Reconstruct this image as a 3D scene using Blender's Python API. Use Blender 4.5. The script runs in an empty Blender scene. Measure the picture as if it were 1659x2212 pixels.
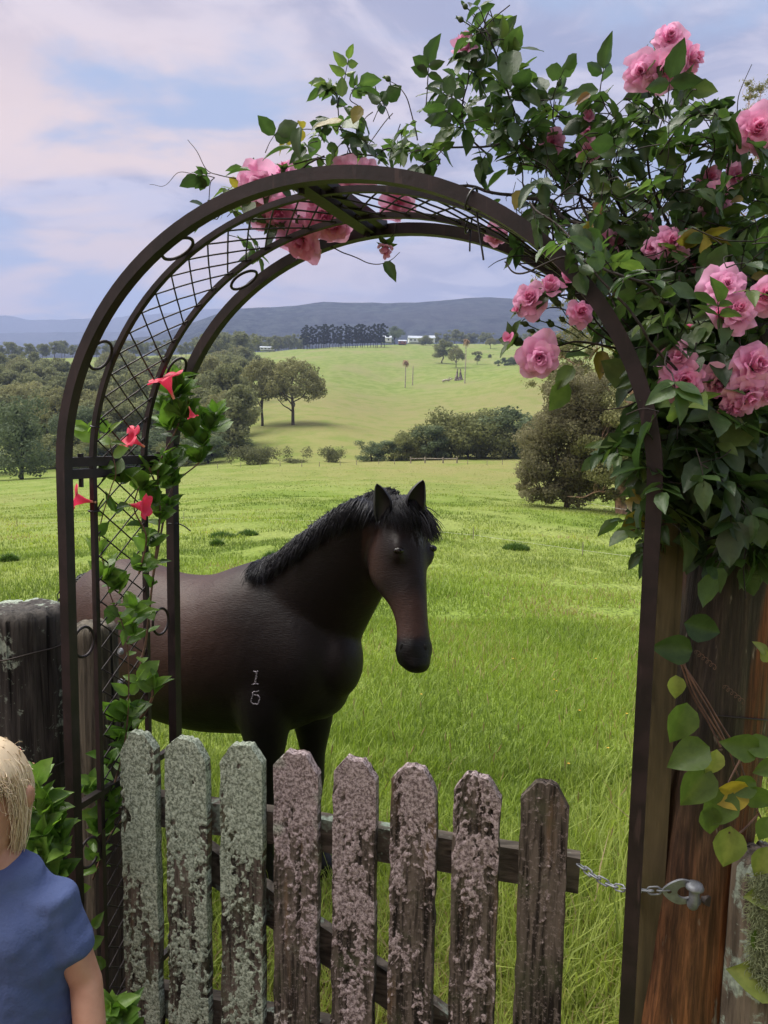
import bpy, math, random
import numpy as np
from mathutils import Vector, Matrix
R = math.radians
random.seed(7); rng = np.random.default_rng(7)
sc = bpy.context.scene; C = sc.collection
# ------------------------------------------------------------------ camera
PW, PH, F = 1659.0, 2212.0, 1597.0          # reference frame used to measure the photograph
PITCH, ROLL = R(5.86), R(0.92)
CAMP = np.array([0, 0, 1.65])
fw = np.array([0, math.cos(PITCH), -math.sin(PITCH)])
r0 = np.array([1.0, 0, 0]); u0 = np.array([0, math.sin(PITCH), math.cos(PITCH)])
rt = math.cos(ROLL)*r0 + math.sin(ROLL)*u0
up = -math.sin(ROLL)*r0 + math.cos(ROLL)*u0
cd = bpy.data.cameras.new('camera'); cam = bpy.data.objects.new('camera', cd); C.objects.link(cam)
m = Matrix(((rt[0], up[0], -fw[0]), (rt[1], up[1], -fw[1]), (rt[2], up[2], -fw[2]))).to_4x4()
m.translation = Vector(CAMP); cam.matrix_world = m
cd.sensor_fit = 'VERTICAL'; cd.sensor_height = 36.0; cd.sensor_width = 27.0; cd.lens = 36*F/PH
cd.clip_start = 0.05; cd.clip_end = 60000
sc.camera = cam
sc.view_settings.view_transform = 'Standard'; sc.view_settings.look = 'None'
sc.view_settings.exposure = 0.85; sc.view_settings.gamma = 1.0
sc.cycles.use_denoising = True
sc.cycles.max_bounces = 6; sc.cycles.diffuse_bounces = 3; sc.cycles.glossy_bounces = 2
sc.cycles.transmission_bounces = 3; sc.cycles.volume_bounces = 0; sc.cycles.transparent_max_bounces = 8
# ------------------------------------------------------------------ node helper
class NT:
    def __init__(s, tree): s.t = tree; s.n = tree.nodes; s.l = tree.links
    def node(s, typ, **kw):
        n = s.n.new(typ)
        for k, v in kw.items():
            if k.startswith('i_'):
                key = k[2:]
                key = int(key) if key.isdigit() else key.replace('_', ' ')
                s.put(n.inputs[key], v)
            else: setattr(n, k, v)
        return n
    def put(s, sock, v):
        if isinstance(v, bpy.types.NodeSocket): s.l.new(v, sock)
        elif isinstance(v, bpy.types.Node): s.l.new(v.outputs[0], sock)
        else:
            if isinstance(v, (tuple, list)) and len(v) == 3 and sock.type == 'RGBA': v = (*v, 1)
            sock.default_value = v
    def math(s, op, a, b=0.0, c=0.0, clamp=False):
        n = s.n.new('ShaderNodeMath'); n.operation = op; n.use_clamp = clamp
        s.put(n.inputs[0], a); s.put(n.inputs[1], b); s.put(n.inputs[2], c); return n.outputs[0]
    def mix(s, f, a, b, blend='MIX'):
        n = s.n.new('ShaderNodeMix'); n.data_type = 'RGBA'; n.blend_type = blend; n.clamp_factor = True
        s.put(n.inputs[0], f); s.put(n.inputs[6], a); s.put(n.inputs[7], b); return n.outputs[2]
    def noise(s, vec, scale, detail=3, rough=0.55, dist=0.0):
        n = s.n.new('ShaderNodeTexNoise')
        if vec is not None: s.l.new(vec, n.inputs['Vector'])
        n.inputs['Scale'].default_value = scale; n.inputs['Detail'].default_value = detail
        n.inputs['Roughness'].default_value = rough; n.inputs['Distortion'].default_value = dist
        return n.outputs[0]
    def ss(s, x, lo, hi, a=0.0, b=1.0):
        n = s.n.new('ShaderNodeMapRange'); n.interpolation_type = 'SMOOTHSTEP'
        s.put(n.inputs[0], x); s.put(n.inputs[1], lo); s.put(n.inputs[2], hi); s.put(n.inputs[3], a); s.put(n.inputs[4], b)
        return n.outputs[0]
    def mapping(s, vec, scale=(1, 1, 1), rot=(0, 0, 0), loc=(0, 0, 0)):
        n = s.n.new('ShaderNodeMapping'); s.l.new(vec, n.inputs[0])
        n.inputs['Scale'].default_value = scale; n.inputs['Rotation'].default_value = rot; n.inputs['Location'].default_value = loc
        return n.outputs[0]
    def attr(s, name):
        n = s.n.new('ShaderNodeAttribute'); n.attribute_name = name; return n
# ------------------------------------------------------------------ sky
SUN_EL, SUN_AZ = R(62), R(-70)               # azimuth from +Y towards +X (negative: left of the view)
w = bpy.data.worlds.new('World'); sc.world = w; w.use_nodes = True
t = NT(w.node_tree); t.n.clear()
out = t.node('ShaderNodeOutputWorld')
sky = t.node('ShaderNodeTexSky'); sky.sky_type = 'NISHITA'; sky.sun_disc = False
sky.sun_elevation = SUN_EL; sky.sun_rotation = SUN_AZ; sky.air_density = 1.0; sky.dust_density = 2.0
b1 = t.node('ShaderNodeBackground', i_Color=sky.outputs[0], i_Strength=0.06)
tc = t.node('ShaderNodeTexCoord'); vec = tc.outputs['Generated']
sx = t.node('ShaderNodeSeparateXYZ', i_0=vec); X, Y, Z = sx.outputs
zz = t.math('ADD', t.math('MAXIMUM', Z, 0.0), 0.16)
cv = t.node('ShaderNodeCombineXYZ', i_0=t.math('DIVIDE', X, zz), i_1=t.math('DIVIDE', Y, zz), i_2=0.0).outputs[0]
n1 = t.noise(t.mapping(cv, (0.9, 1.3, 1), (0, 0, R(18)), (3.1, 1.7, 0)), 1.5, 8, 0.55, 0.35)
n2 = t.noise(t.mapping(cv, (0.7, 1.5, 1), (0, 0, R(-10)), (7.1, 4.4, 0)), 1.6, 6, 0.5, 0.3)
n3 = t.noise(t.mapping(cv, (1.1, 1.35, 1), (0, 0, R(25)), (1.1, 9.4, 0)), 2.6, 9, 0.58, 0.6)
cover = t.ss(n1, 0.36, 0.52)
# clouds: lavender grey bodies, pale edges, peach glow low on the left where the sun is going down
body = t.mix(t.ss(n3, 0.42, 0.60), (0.32, 0.325, 0.455), (0.84, 0.74, 0.77))
az = t.math('ARCTAN2', X, Y)
glow = t.math('MULTIPLY', t.ss(az, 0.20, -0.32), t.math('MULTIPLY', t.ss(Z, 0.55, 0.30), t.ss(n2, 0.32, 0.50)))
body = t.mix(t.math('MULTIPLY', glow, 0.95), body, (1.38, 0.93, 0.58))
clear = t.mix(t.ss(Z, 0.05, 0.75), (0.48, 0.57, 0.72), (0.32, 0.47, 0.70))
base = t.mix(cover, clear, body)
# the sky opposite the sunset is dimmer
dim = t.ss(Y, -0.75, 0.45, 0.92, 1.0)
b2 = t.node('ShaderNodeBackground', i_Color=base, i_Strength=t.math('MULTIPLY', dim, .60))
mx = t.node('ShaderNodeMixShader', i_0=0.86); t.put(mx.inputs[1], b1.outputs[0]); t.put(mx.inputs[2], b2.outputs[0])
t.l.new(mx.outputs[0], out.inputs[0])
sd = bpy.data.lights.new('sun', 'SUN'); sd.energy = 5.0; sd.angle = R(60); sd.color = (1.0, 0.95, 0.86)
so = bpy.data.objects.new('sun', sd); C.objects.link(so)
sdir = Vector((math.sin(SUN_AZ)*math.cos(SUN_EL), math.cos(SUN_AZ)*math.cos(SUN_EL), math.sin(SUN_EL)))
so.rotation_euler = sdir.to_track_quat('Z', 'Y').to_euler()
# ------------------------------------------------------------------ measuring helpers
def ray(u, v): return rt*(u-PW/2)/F + up*(PH/2-v)/F + fw
def at(u, v, Y):
    d = ray(u, v); return CAMP + d*(Y/d[1])
def norm(v): v = np.asarray(v, float); return v/(np.linalg.norm(v)+1e-12)
def proj(p):
    d = np.asarray(p)-CAMP; z = d@fw; return PW/2+F*(d@rt)/z, PH/2-F*(d@up)/z
# ------------------------------------------------------------------ numpy noise
_G = rng.random((64, 64, 64)).astype(np.float32)
def vnoise(P):
    P = np.asarray(P, float); i = np.floor(P).astype(int); f = P-i; f = f*f*(3-2*f)
    def g(a, b, c): return _G[(i[:, 0]+a) & 63, (i[:, 1]+b) & 63, (i[:, 2]+c) & 63]
    x, y, z = f[:, 0], f[:, 1], f[:, 2]
    a = (g(0,0,0)*(1-x)+g(1,0,0)*x)*(1-y)+(g(0,1,0)*(1-x)+g(1,1,0)*x)*y
    b = (g(0,0,1)*(1-x)+g(1,0,1)*x)*(1-y)+(g(0,1,1)*(1-x)+g(1,1,1)*x)*y
    return a*(1-z)+b*z
def fbm(P, o=4):
    s = 0; a = .5; t_ = 0
    for k in range(o): s = s+a*vnoise(P*(2.03**k)+k*7.3); t_ += a; a *= .5
    return s/t_
# ------------------------------------------------------------------ mesh building
class MB:
    def __init__(s): s.V = []; s.L = []; s.S = []; s.A = []; s.M = []; s.n = 0
    def add(s, V, Fc, a=0.5, mat=0):
        V = np.asarray(V, np.float32).reshape(-1, 3)
        if isinstance(Fc, np.ndarray):
            s.L.append((Fc+s.n).ravel()); s.S.append(np.full(len(Fc), Fc.shape[1])); nf = len(Fc)
        else:
            for f in Fc: s.L.append(np.array(f)+s.n)
            s.S.append(np.array([len(f) for f in Fc])); nf = len(Fc)
        s.V.append(V); a = np.asarray(a, np.float32)
        s.A.append(np.broadcast_to(a, (len(V),)) if a.ndim < 2 else a[:, 0])
        s.M.append(np.full(nf, mat)); s.n += len(V); return s
    def inst(s, TV, TF, mats, pos, a=0.5, mat=0, ta=None):
        # many copies of a template: mats (N,3,3), pos (N,3)
        N, k = len(pos), len(TV)
        V = np.einsum('nij,kj->nki', mats, TV)+pos[:, None, :]
        Fc = (TF[None]+(np.arange(N)*k)[:, None, None]).reshape(-1, TF.shape[1])
        a = np.broadcast_to(np.asarray(a, np.float32).reshape(-1, 1), (N, k))
        if ta is not None: a = a+ta[None]
        return s.add(V.reshape(-1, 3), Fc, a.ravel(), mat)
    def build(s, name, mat, parent=None, smooth=True, offset=None):
        me = bpy.data.meshes.new(name)
        V = np.concatenate(s.V); L = np.concatenate(s.L).astype(np.int32); S = np.concatenate(s.S).astype(np.int32)
        if offset is not None: V = V-np.asarray(offset, np.float32)
        me.vertices.add(len(V)); me.vertices.foreach_set('co', V.astype(np.float32).ravel())
        me.loops.add(len(L)); me.loops.foreach_set('vertex_index', L)
        me.polygons.add(len(S)); st = np.zeros(len(S), np.int32); st[1:] = np.cumsum(S)[:-1]
        me.polygons.foreach_set('loop_start', st)
        me.polygons.foreach_set('use_smooth', np.full(len(S), smooth))
        mats = mat if isinstance(mat, (list, tuple)) else [mat]
        for m_ in mats: me.materials.append(m_)
        me.polygons.foreach_set('material_index', np.concatenate(s.M).astype(np.int32))
        me.update(calc_edges=True); me.validate()
        at_ = me.attributes.new('var', 'FLOAT', 'POINT'); at_.data.foreach_set('value', np.concatenate(s.A).astype(np.float32))
        o = bpy.data.objects.new(name, me); C.objects.link(o)
        if parent is not None: o.parent = parent
        return o
def tube(mb, pts, rad, n=8, a=0.5, mat=0, square=False, cap=True, flat=1.0, upv=None):
    P = np.asarray(pts, float); k = len(P)
    rad = np.broadcast_to(np.asarray(rad, float), (k,))
    T = np.gradient(P, axis=0); T /= np.linalg.norm(T, axis=1)[:, None]+1e-12
    ref = np.array([0, 0, 1.0]) if upv is None else np.asarray(upv, float)
    if abs(T[0]@ref) > .95 and upv is None: ref = np.array([1.0, 0, 0])
    ang = np.arange(n)*2*math.pi/n+(math.pi/4 if square else 0)
    if square: ang = np.array([45, 135, 225, 315])*math.pi/180; n = 4
    V = []; N_ = norm(ref-T[0]*(ref@T[0]))
    for i in range(k):
        if upv is not None: N_ = norm(ref-T[i]*(ref@T[i]))
        else: N_ = norm(N_-T[i]*(N_@T[i]))
        B = np.cross(T[i], N_); sq = 1.4142 if square else 1
        V.append(P[i]+rad[i]*sq*(np.cos(ang)[:, None]*N_+flat*np.sin(ang)[:, None]*B))
    V = np.concatenate(V); i = np.arange(k-1)[:, None]*n; j = np.arange(n)[None]
    Fc = np.stack([i+j, i+(j+1) % n, i+n+(j+1) % n, i+n+j], -1).reshape(-1, 4)
    if square:   # split vertices per face so that edges stay crisp
        VV = V[Fc]; mb.add(VV.reshape(-1, 3), np.arange(len(Fc)*4).reshape(-1, 4), a, mat)
        if cap:
            mb.add(V[:4], [[3, 2, 1, 0]], a, mat); mb.add(V[-4:], [[0, 1, 2, 3]], a, mat)
    else:
        mb.add(V, Fc, a, mat)
        if cap:
            mb.add(V[:n], [list(range(n))[::-1]], a, mat); mb.add(V[-n:], [list(range(n))], a, mat)
def box(mb, lo, hi, M3=None, org=(0, 0, 0), a=0.5, mat=0):
    lo = np.array(lo, float); hi = np.array(hi, float)
    c = np.array([[x, y, z] for x in (0, 1) for y in (0, 1) for z in (0, 1)])*(hi-lo)+lo
    if M3 is not None: c = c@np.asarray(M3).T
    c = c+np.array(org)
    Fc = np.array([[0, 1, 3, 2], [4, 6, 7, 5], [0, 4, 5, 1], [2, 3, 7, 6], [0, 2, 6, 4], [1, 5, 7, 3]])
    mb.add(c[Fc].reshape(-1, 3), np.arange(24).reshape(-1, 4), a, mat)
def smooth_path(pts, k=6):
    P = np.asarray(pts, float); n = len(P)
    if n < 3: return np.array([P[0]+(P[1]-P[0])*i/k for i in range(k+1)])
    Q = np.vstack([2*P[0]-P[1], P, 2*P[-1]-P[-2]]); o = []
    for i in range(1, n):
        for j in range(k):
            s_ = j/k; a, b, c, d = Q[i-1], Q[i], Q[i+1], Q[i+2]
            o.append(.5*((2*b)+(-a+c)*s_+(2*a-5*b+4*c-d)*s_**2+(-a+3*b-3*c+d)*s_**3))
    o.append(P[-1]); return np.array(o)
def tag(o, label=None, cat=None, group=None, kind=None):
    if label: o['label'] = label
    if cat: o['category'] = cat
    if group: o['group'] = group
    if kind: o['kind'] = kind
    return o
def empty(name, loc=(0, 0, 0)):
    o = bpy.data.objects.new(name, None); C.objects.link(o); o.location = tuple(float(x) for x in loc); o.empty_display_size = .1
    return o
def parent_keep(child, root):   # child meshes are built in world coordinates; keep them there
    child.parent = root; child.matrix_parent_inverse = Matrix.Translation(root.location).inverted(); return child
def rotm(axis, ang):
    return np.array(Matrix.Rotation(ang, 3, Vector(axis)))
def rand_rots(N, tilt=None):
    q = rng.normal(size=(N, 4)); q /= np.linalg.norm(q, axis=1)[:, None]
    a, b, c, d = q.T
    return np.stack([1-2*(c*c+d*d), 2*(b*c-a*d), 2*(b*d+a*c), 2*(b*c+a*d), 1-2*(b*b+d*d), 2*(c*d-a*b),
                     2*(b*d-a*c), 2*(c*d+a*b), 1-2*(b*b+c*c)], -1).reshape(-1, 3, 3)
def frames(d, nrm):
    """matrices whose x axis is d (leaf length) and z axis is as near as possible to nrm"""
    d = d/(np.linalg.norm(d, axis=1)[:, None]+1e-9)
    y = np.cross(nrm, d); y /= np.linalg.norm(y, axis=1)[:, None]+1e-9
    z = np.cross(d, y); return np.stack([d, y, z], -1)
# ------------------------------------------------------------------ materials
def newmat(name):
    m_ = bpy.data.materials.new(name); m_.use_nodes = True; n = NT(m_.node_tree)
    b = m_.node_tree.nodes['Principled BSDF']; return m_, n, b
def simple(name, col, rough=.6, metal=0, spec=.5, nscale=0, namp=.25, bump=0, bscale=50):
    m_, n, b = newmat(name); b.inputs['Roughness'].default_value = rough; b.inputs['Metallic'].default_value = metal
    b.inputs['Specular IOR Level'].default_value = spec
    tcn = n.node('ShaderNodeTexCoord').outputs['Object']
    if nscale:
        nz = n.noise(tcn, nscale, 4)
        c2 = tuple(x*(1-namp*1.6) for x in col); c3 = tuple(min(1, x*(1+namp)) for x in col)
        n.put(b.inputs['Base Color'], n.mix(n.ss(nz, .3, .7), c2, c3))
    else: b.inputs['Base Color'].default_value = (*col, 1)
    if bump:
        bn = n.node('ShaderNodeBump', i_Strength=bump, i_Distance=.01); n.put(bn.inputs['Height'], n.noise(tcn, bscale, 4))
        n.put(b.inputs['Normal'], bn.outputs[0])
    return m_
def leafmat(name, dark, light, trans=.35, rough=.45, spec=.35, veins=False, nscale=0):
    """foliage: 'var' attribute picks between two leaf colours; light passes through the blade"""
    m_, n, b = newmat(name)
    v = n.attr('var').outputs['Fac']
    col = n.mix(v, dark, light)
    if nscale:
        nz = n.noise(n.node('ShaderNodeTexCoord').outputs['Object'], nscale, 3)
        col = n.mix(n.ss(nz, .35, .65), n.mix(1.0, col, (.62, .66, .62), 'MULTIPLY'), col)
    n.put(b.inputs['Base Color'], col); b.inputs['Roughness'].default_value = rough
    b.inputs['Specular IOR Level'].default_value = spec
    tr = n.node('ShaderNodeBsdfTranslucent'); n.put(tr.inputs[0], n.mix(.5, col, tuple(min(1, 1.4*x) for x in light)))
    mx_ = n.node('ShaderNodeMixShader', i_0=trans); n.put(mx_.inputs[1], b.outputs[0]); n.put(mx_.inputs[2], tr.outputs[0])
    n.put(m_.node_tree.nodes['Material Output'].inputs[0], mx_.outputs[0]); return m_
# ================================================================== ground
COLS = [  # image column: [(depth, image row)...]
 (-700, [(4, 0), (60, 1090), (75, 1060), (95, 1050), (150, 1000), (400, 830), (600, 782), (800, 790)]),
 (0,    [(4, 0), (60, 1062), (75, 1042), (95, 1030), (150, 980), (400, 798), (520, 775), (700, 778)]),
 (200,  [(4, 0), (60, 1052), (75, 1030), (95, 1022), (150, 972), (400, 800), (520, 772), (700, 776)]),
 (420,  [(4, 0), (60, 1040), (85, 1013), (100, 1008), (150, 950), (300, 850), (420, 800), (560, 765), (700, 768)]),
 (560,  [(4, 0), (60, 1035), (88, 1006), (100, 998), (130, 938), (200, 872), (300, 822), (420, 786), (560, 760), (700, 766)]),
 (700,  [(4, 0), (60, 1035), (90, 1001), (102, 995), (130, 930), (200, 866), (300, 812), (420, 769), (540, 753), (640, 751), (760, 760)]),
 (850,  [(4, 0), (60, 1035), (90, 998), (102, 994), (130, 955), (200, 895), (300, 843), (400, 790), (500, 756), (620, 742), (760, 752)]),
 (1000, [(4, 0), (60, 1038), (90, 996), (102, 990), (130, 955), (200, 888), (300, 827), (330, 806), (420, 792), (520, 762), (640, 742), (760, 750)]),
 (1150, [(4, 0), (60, 1046), (85, 1002), (102, 990), (130, 945), (200, 868), (270, 797), (300, 795), (420, 785), (540, 757), (640, 741), (760, 750)]),
 (1400, [(4, 0), (26, 1112), (60, 1050), (85, 1015), (130, 945), (200, 868), (270, 800), (420, 775), (640, 740), (760, 750)]),
 (2400, [(4, 0), (26, 1140), (60, 1075), (85, 1030), (130, 950), (200, 880), (420, 790), (640, 750), (760, 760)]),
]
_ct, _cf = [], []
_YS = np.concatenate([np.linspace(.3, 10, 40), np.geomspace(10.2, 1900, 420)])
for u, kn in COLS:
    zs = [0.0]; ys = [kn[0][0]]
    for Yk, v in kn[1:]: zs.append(at(u, v, Yk)[2]); ys.append(Yk)
    ys = ys+[1100, 1900]; zs = zs+[zs[-1]-25, 45]
    ys = [0]+ys; zs = [0]+zs
    z = np.interp(_YS, ys, zs)
    ly = np.log(_YS+12)      # smooth along depth
    for _ in range(14): z[1:-1] = .25*z[:-2]+.5*z[1:-1]+.25*z[2:]
    _ct.append((ray(u, 940)[0])/ray(u, 940)[1]); _cf.append(z)
_ct = np.array(_ct); _cf = np.array(_cf)
# resample columns smoothly
_T = np.linspace(-1.7, 1.7, 341); _H = np.zeros((len(_T), len(_YS)))
for j in range(len(_YS)): _H[:, j] = np.interp(_T, _ct, _cf[:, j])
for _ in range(10): _H[1:-1] = .25*_H[:-2]+.5*_H[1:-1]+.25*_H[2:]
def gz(x, y):
    x = np.asarray(x, float); y = np.asarray(y, float); yy = np.clip(y, .31, 1899)
    ti = np.clip((x/yy+1.7)/3.4*(len(_T)-1), 0, len(_T)-1.001); yi = np.interp(yy, _YS, np.arange(len(_YS)))
    yi = np.clip(yi, 0, len(_YS)-1.001)
    a = ti.astype(int); b = yi.astype(int); fa = ti-a; fb = yi-b
    return (_H[a, b]*(1-fa)+_H[a+1, b]*fa)*(1-fb)+(_H[a, b+1]*(1-fa)+_H[a+1, b+1]*fa)*fb
def bumps(x, y):
    P = np.stack([x, y, np.zeros_like(x)], -1)
    a = (fbm(P*.35, 3)-.5)*.16+(fbm(P*1.1+9, 3)-.5)*.10
    far = (fbm(P*.045+3, 3)-.5)*1.6*np.clip((y-60)/200, 0, 1)
    return a*np.clip((y-3.5)/10, 0, 1)+far
def gzb(x, y):
    x = np.atleast_1d(np.asarray(x, float)); y = np.atleast_1d(np.asarray(y, float))
    return gz(x, y)+bumps(x, y)
def G(u, Y, sink=0.0):
    """ground point seen in image column u at depth Y"""
    z = 0.0; x = 0.0
    for _ in range(4):
        d0 = np.array([0, Y, z])-CAMP
        dz = d0@fw
        # solve x so that the point falls in column u (roll included)
        x = ((u-PW/2)/F*dz-(d0-np.array([0, 0, 0]))@np.array([0, rt[1], rt[2]]))/(rt[0]-(u-PW/2)/F*fw[0])
        z = float(gzb(x, Y)[0])
    return np.array([x, Y, z-sink])
def YV(u, v, lo=5, hi=700):
    """depth at which the ground is seen at (u, v), nearest first"""
    prev = None
    for Y in np.geomspace(lo, hi, 220):
        pv = proj(G(u, Y))[1]
        if prev is not None and pv <= v: return Y
        prev = pv
    return hi
# --- ground sheet
ys = np.concatenate([np.linspace(.5, 12, 90), np.geomspace(12.15, 1900, 460)[0:]]); ts = np.linspace(-1.7, 1.7, 361)
TT, YY = np.meshgrid(ts, ys, indexing='ij'); XX = TT*YY
ZZ = gzb(XX.ravel(), YY.ravel())
mb = MB(); nT, nY = TT.shape
i = np.arange(nT-1)[:, None]*nY; j = np.arange(nY-1)[None]
Fc = np.stack([i+j, i+nY+j, i+nY+j+1, i+j+1], -1).reshape(-1, 4)
mb.add(np.stack([XX.ravel(), YY.ravel(), ZZ], -1), Fc)
mb.add([[-14, -25, -.035], [14, -25, -.035], [14, 4, -.035], [-14, 4, -.035]], np.array([[0, 1, 2, 3]]))
def meadow_color(n, pos):
    big = n.noise(n.mapping(pos, (1, .55, 0)), .035, 4, .6)
    mid = n.noise(n.mapping(pos, (1, .7, 0), loc=(4, 2, 0)), .22, 5, .62, .4)
    fine = n.noise(n.mapping(pos, (1, .6, 0)), 2.1, 5, .7)
    a = n.mix(n.ss(mid, .38, .62), (.178, .250, .045), (.248, .302, .080))
    a = n.mix(n.math('MULTIPLY', n.ss(big, .45, .66), .75), a, (.275, .275, .105))
    # drier straw-coloured pasture on the flank of the hill opposite and on the crest of the near paddock
    s_ = n.node('ShaderNodeSeparateXYZ', i_0=pos).outputs
    dry = n.math('MULTIPLY', n.math('MULTIPLY', n.ss(s_[1], 34, 70), n.ss(s_[1], 300, 190)), n.ss(n.math('ADD', s_[0], n.math('MULTIPLY', s_[1], .22)), -14, 22))
    dry = n.math('MULTIPLY', dry, n.ss(mid, .30, .60, .35, 1.0))
    a = n.mix(n.math('MULTIPLY', dry, .8), a, (.275, .255, .095))
    a = n.mix(n.math('MULTIPLY', n.ss(fine, .52, .72), .40), a, (.110, .175, .028))
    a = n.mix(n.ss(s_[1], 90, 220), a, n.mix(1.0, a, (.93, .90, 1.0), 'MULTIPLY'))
    return a, fine, mid
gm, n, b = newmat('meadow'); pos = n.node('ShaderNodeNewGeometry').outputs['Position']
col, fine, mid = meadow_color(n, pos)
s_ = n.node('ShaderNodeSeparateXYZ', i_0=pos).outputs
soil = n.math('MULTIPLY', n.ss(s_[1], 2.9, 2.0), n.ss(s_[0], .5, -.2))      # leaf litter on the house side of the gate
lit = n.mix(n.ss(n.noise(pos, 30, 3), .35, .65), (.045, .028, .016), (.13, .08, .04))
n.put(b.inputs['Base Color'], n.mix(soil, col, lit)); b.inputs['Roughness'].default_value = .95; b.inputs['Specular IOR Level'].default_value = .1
bn = n.node('ShaderNodeBump', i_Strength=.7, i_Distance=.35); n.put(bn.inputs['Height'], n.math('ADD', n.noise(pos, 1.6, 5, .65), n.noise(pos, 9, 3)))
n.put(b.inputs['Normal'], bn.outputs[0])
ground = tag(mb.build('ground', gm), kind='structure')
# ================================================================== hills
def hills(name, Yr, sky, Yf, zf, mat, rough, seed, back):
    us = np.linspace(-900, 2600, 500); tt = ray(0, 700)[0]*0+(us-PW/2)/F
    vs = np.interp(us, [p[0] for p in sky], [p[1] for p in sky])
    top = np.array([at(u, v, Yr) for u, v in zip(us, vs)])
    mb = MB(); rows = []
    K = 60
    for k in range(K+1):
        s_ = k/K; Yk = Yf+(Yr-Yf)*s_
        x = top[:, 0]*Yk/Yr; zt = top[:, 2]
        P = np.stack([x/900., np.full_like(x, Yk/900.), np.full_like(x, seed)], -1)
        g = np.abs(fbm(P*1.7, 4)-.5)*2; h = zf+(zt-zf)*(s_**.8)*(1-rough*(1-s_)*g*1.6)
        h = h+(vnoise(P*22)-.5)*Yr*.0016
        rows.append(np.stack([x, np.full_like(x, Yk), h], -1))
    rows.append(np.stack([top[:, 0]*(Yr+back)/Yr, np.full_like(us, Yr+back), top[:, 2]*.6], -1))
    V = np.concatenate(rows); n_ = len(us)
    i = np.arange(K+1)[:, None]*n_; j = np.arange(n_-1)[None]
    mb.add(V, np.stack([i+j, i+j+1, i+n_+j+1, i+n_+j], -1).reshape(-1, 4))
    return tag(mb.build(name, mat), kind='structure')
hm, n, b = newmat('forested hill'); pos = n.node('ShaderNodeNewGeometry').outputs['Position']
n1_ = n.noise(pos, .030, 7, .78); n2_ = n.noise(pos, .0025, 4, .6)
c = n.mix(n.ss(n1_, .38, .64), (.008, .014, .018), (.085, .105, .092)); c = n.mix(n.math('MULTIPLY', n.ss(n2_, .45, .6), .45), c, (.085, .085, .095))
n.put(b.inputs['Base Color'], c); b.inputs['Roughness'].default_value = 1; b.inputs['Specular IOR Level'].default_value = 0
bn = n.node('ShaderNodeBump', i_Strength=1.0, i_Distance=30); n.put(bn.inputs['Height'], n1_); n.put(b.inputs['Normal'], bn.outputs[0])
hills('hills', 2200, [(-900, 760), (0, 752), (200, 742), (340, 724), (430, 692), (500, 667), (560, 664), (640, 660), (700, 652), (760, 653), (830, 655), (900, 653), (950, 650), (1000, 644), (1060, 642), (1120, 645), (1200, 655), (1400, 640), (1700, 620), (2600, 640)], 1100, 30, hm, .60, 1.3, 500)
hills('hills', 4300, [(-900, 705), (-100, 722), (0, 719), (150, 717), (300, 716), (420, 718), (520, 722), (700, 730), (2600, 730)], 3000, 120, hm, .35, 4.1, 700)
hills('mountains', 5600, [(-900, 700), (-200, 690), (-40, 684), (10, 681), (30, 684), (60, 691), (90, 691), (140, 690), (200, 688), (220, 693), (232, 694), (250, 686), (290, 680), (340, 678), (400, 673), (450, 667), (520, 666), (600, 675), (800, 690), (2600, 690)], 4500, 200, hm, .5, 7.7, 700)
# the air itself
hz = MB(); box(hz, (-7500, -60, -8), (9500, 6500, 1130))
vm = bpy.data.materials.new('haze'); vm.use_nodes = True; vn = NT(vm.node_tree); vn.n.clear()
vo = vn.node('ShaderNodeOutputMaterial'); pv = vn.node('ShaderNodeVolumePrincipled')
pv.inputs['Color'].default_value = (.49, .60, .96, 1); pv.inputs['Density'].default_value = 2.7e-4; pv.inputs['Anisotropy'].default_value = 0.1
vn.l.new(pv.outputs[0], vo.inputs['Volume'])
HAZE = True
if HAZE: tag(hz.build('haze', vm, smooth=False), kind='stuff')
# ================================================================== trees
bark_grey = simple('grey bark', (.10, .08, .06), .9, nscale=9, namp=.4, bump=.6, bscale=30)
bark_pale = simple('pale pinkish bark', (.42, .27, .19), .8, nscale=6, namp=.35, bump=.4, bscale=20)
bark_dark = simple('dark bark', (.045, .035, .028), .95, nscale=9, namp=.4)
lf_gum = leafmat('olive gum leaves', (.105, .112, .048), (.285, .285, .122), .35, .7, .15)
lf_wood = leafmat('grey green forest leaves', (.100, .118, .060), (.265, .280, .130), .35, .8, .1)
lf_dark = leafmat('dark green leaves', (.052, .082, .044), (.170, .212, .104), .3, .7, .15)
lf_bush = leafmat('mid green bush leaves', (.085, .104, .040), (.245, .258, .102), .35, .7, .15)
lf_casu = leafmat('brown green needle leaves', (.100, .096, .060), (.255, .238, .132), .35, .8, .1)
lf_pine = leafmat('pine needles', (.018, .030, .018), (.050, .065, .035), .1, .9, .1)
lf_reed = leafmat('pale willow leaves', (.09, .10, .045), (.18, .19, .09), .25, .8, .1)
lf_dead = simple('dry brown fronds', (.30, .20, .11), .9)
QUAD = np.array([[-.5, -.28, 0], [.5, -.22, .06], [.42, .30, 0], [-.38, .26, .08]]); QF = np.array([[0, 1, 2, 3]])
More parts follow.
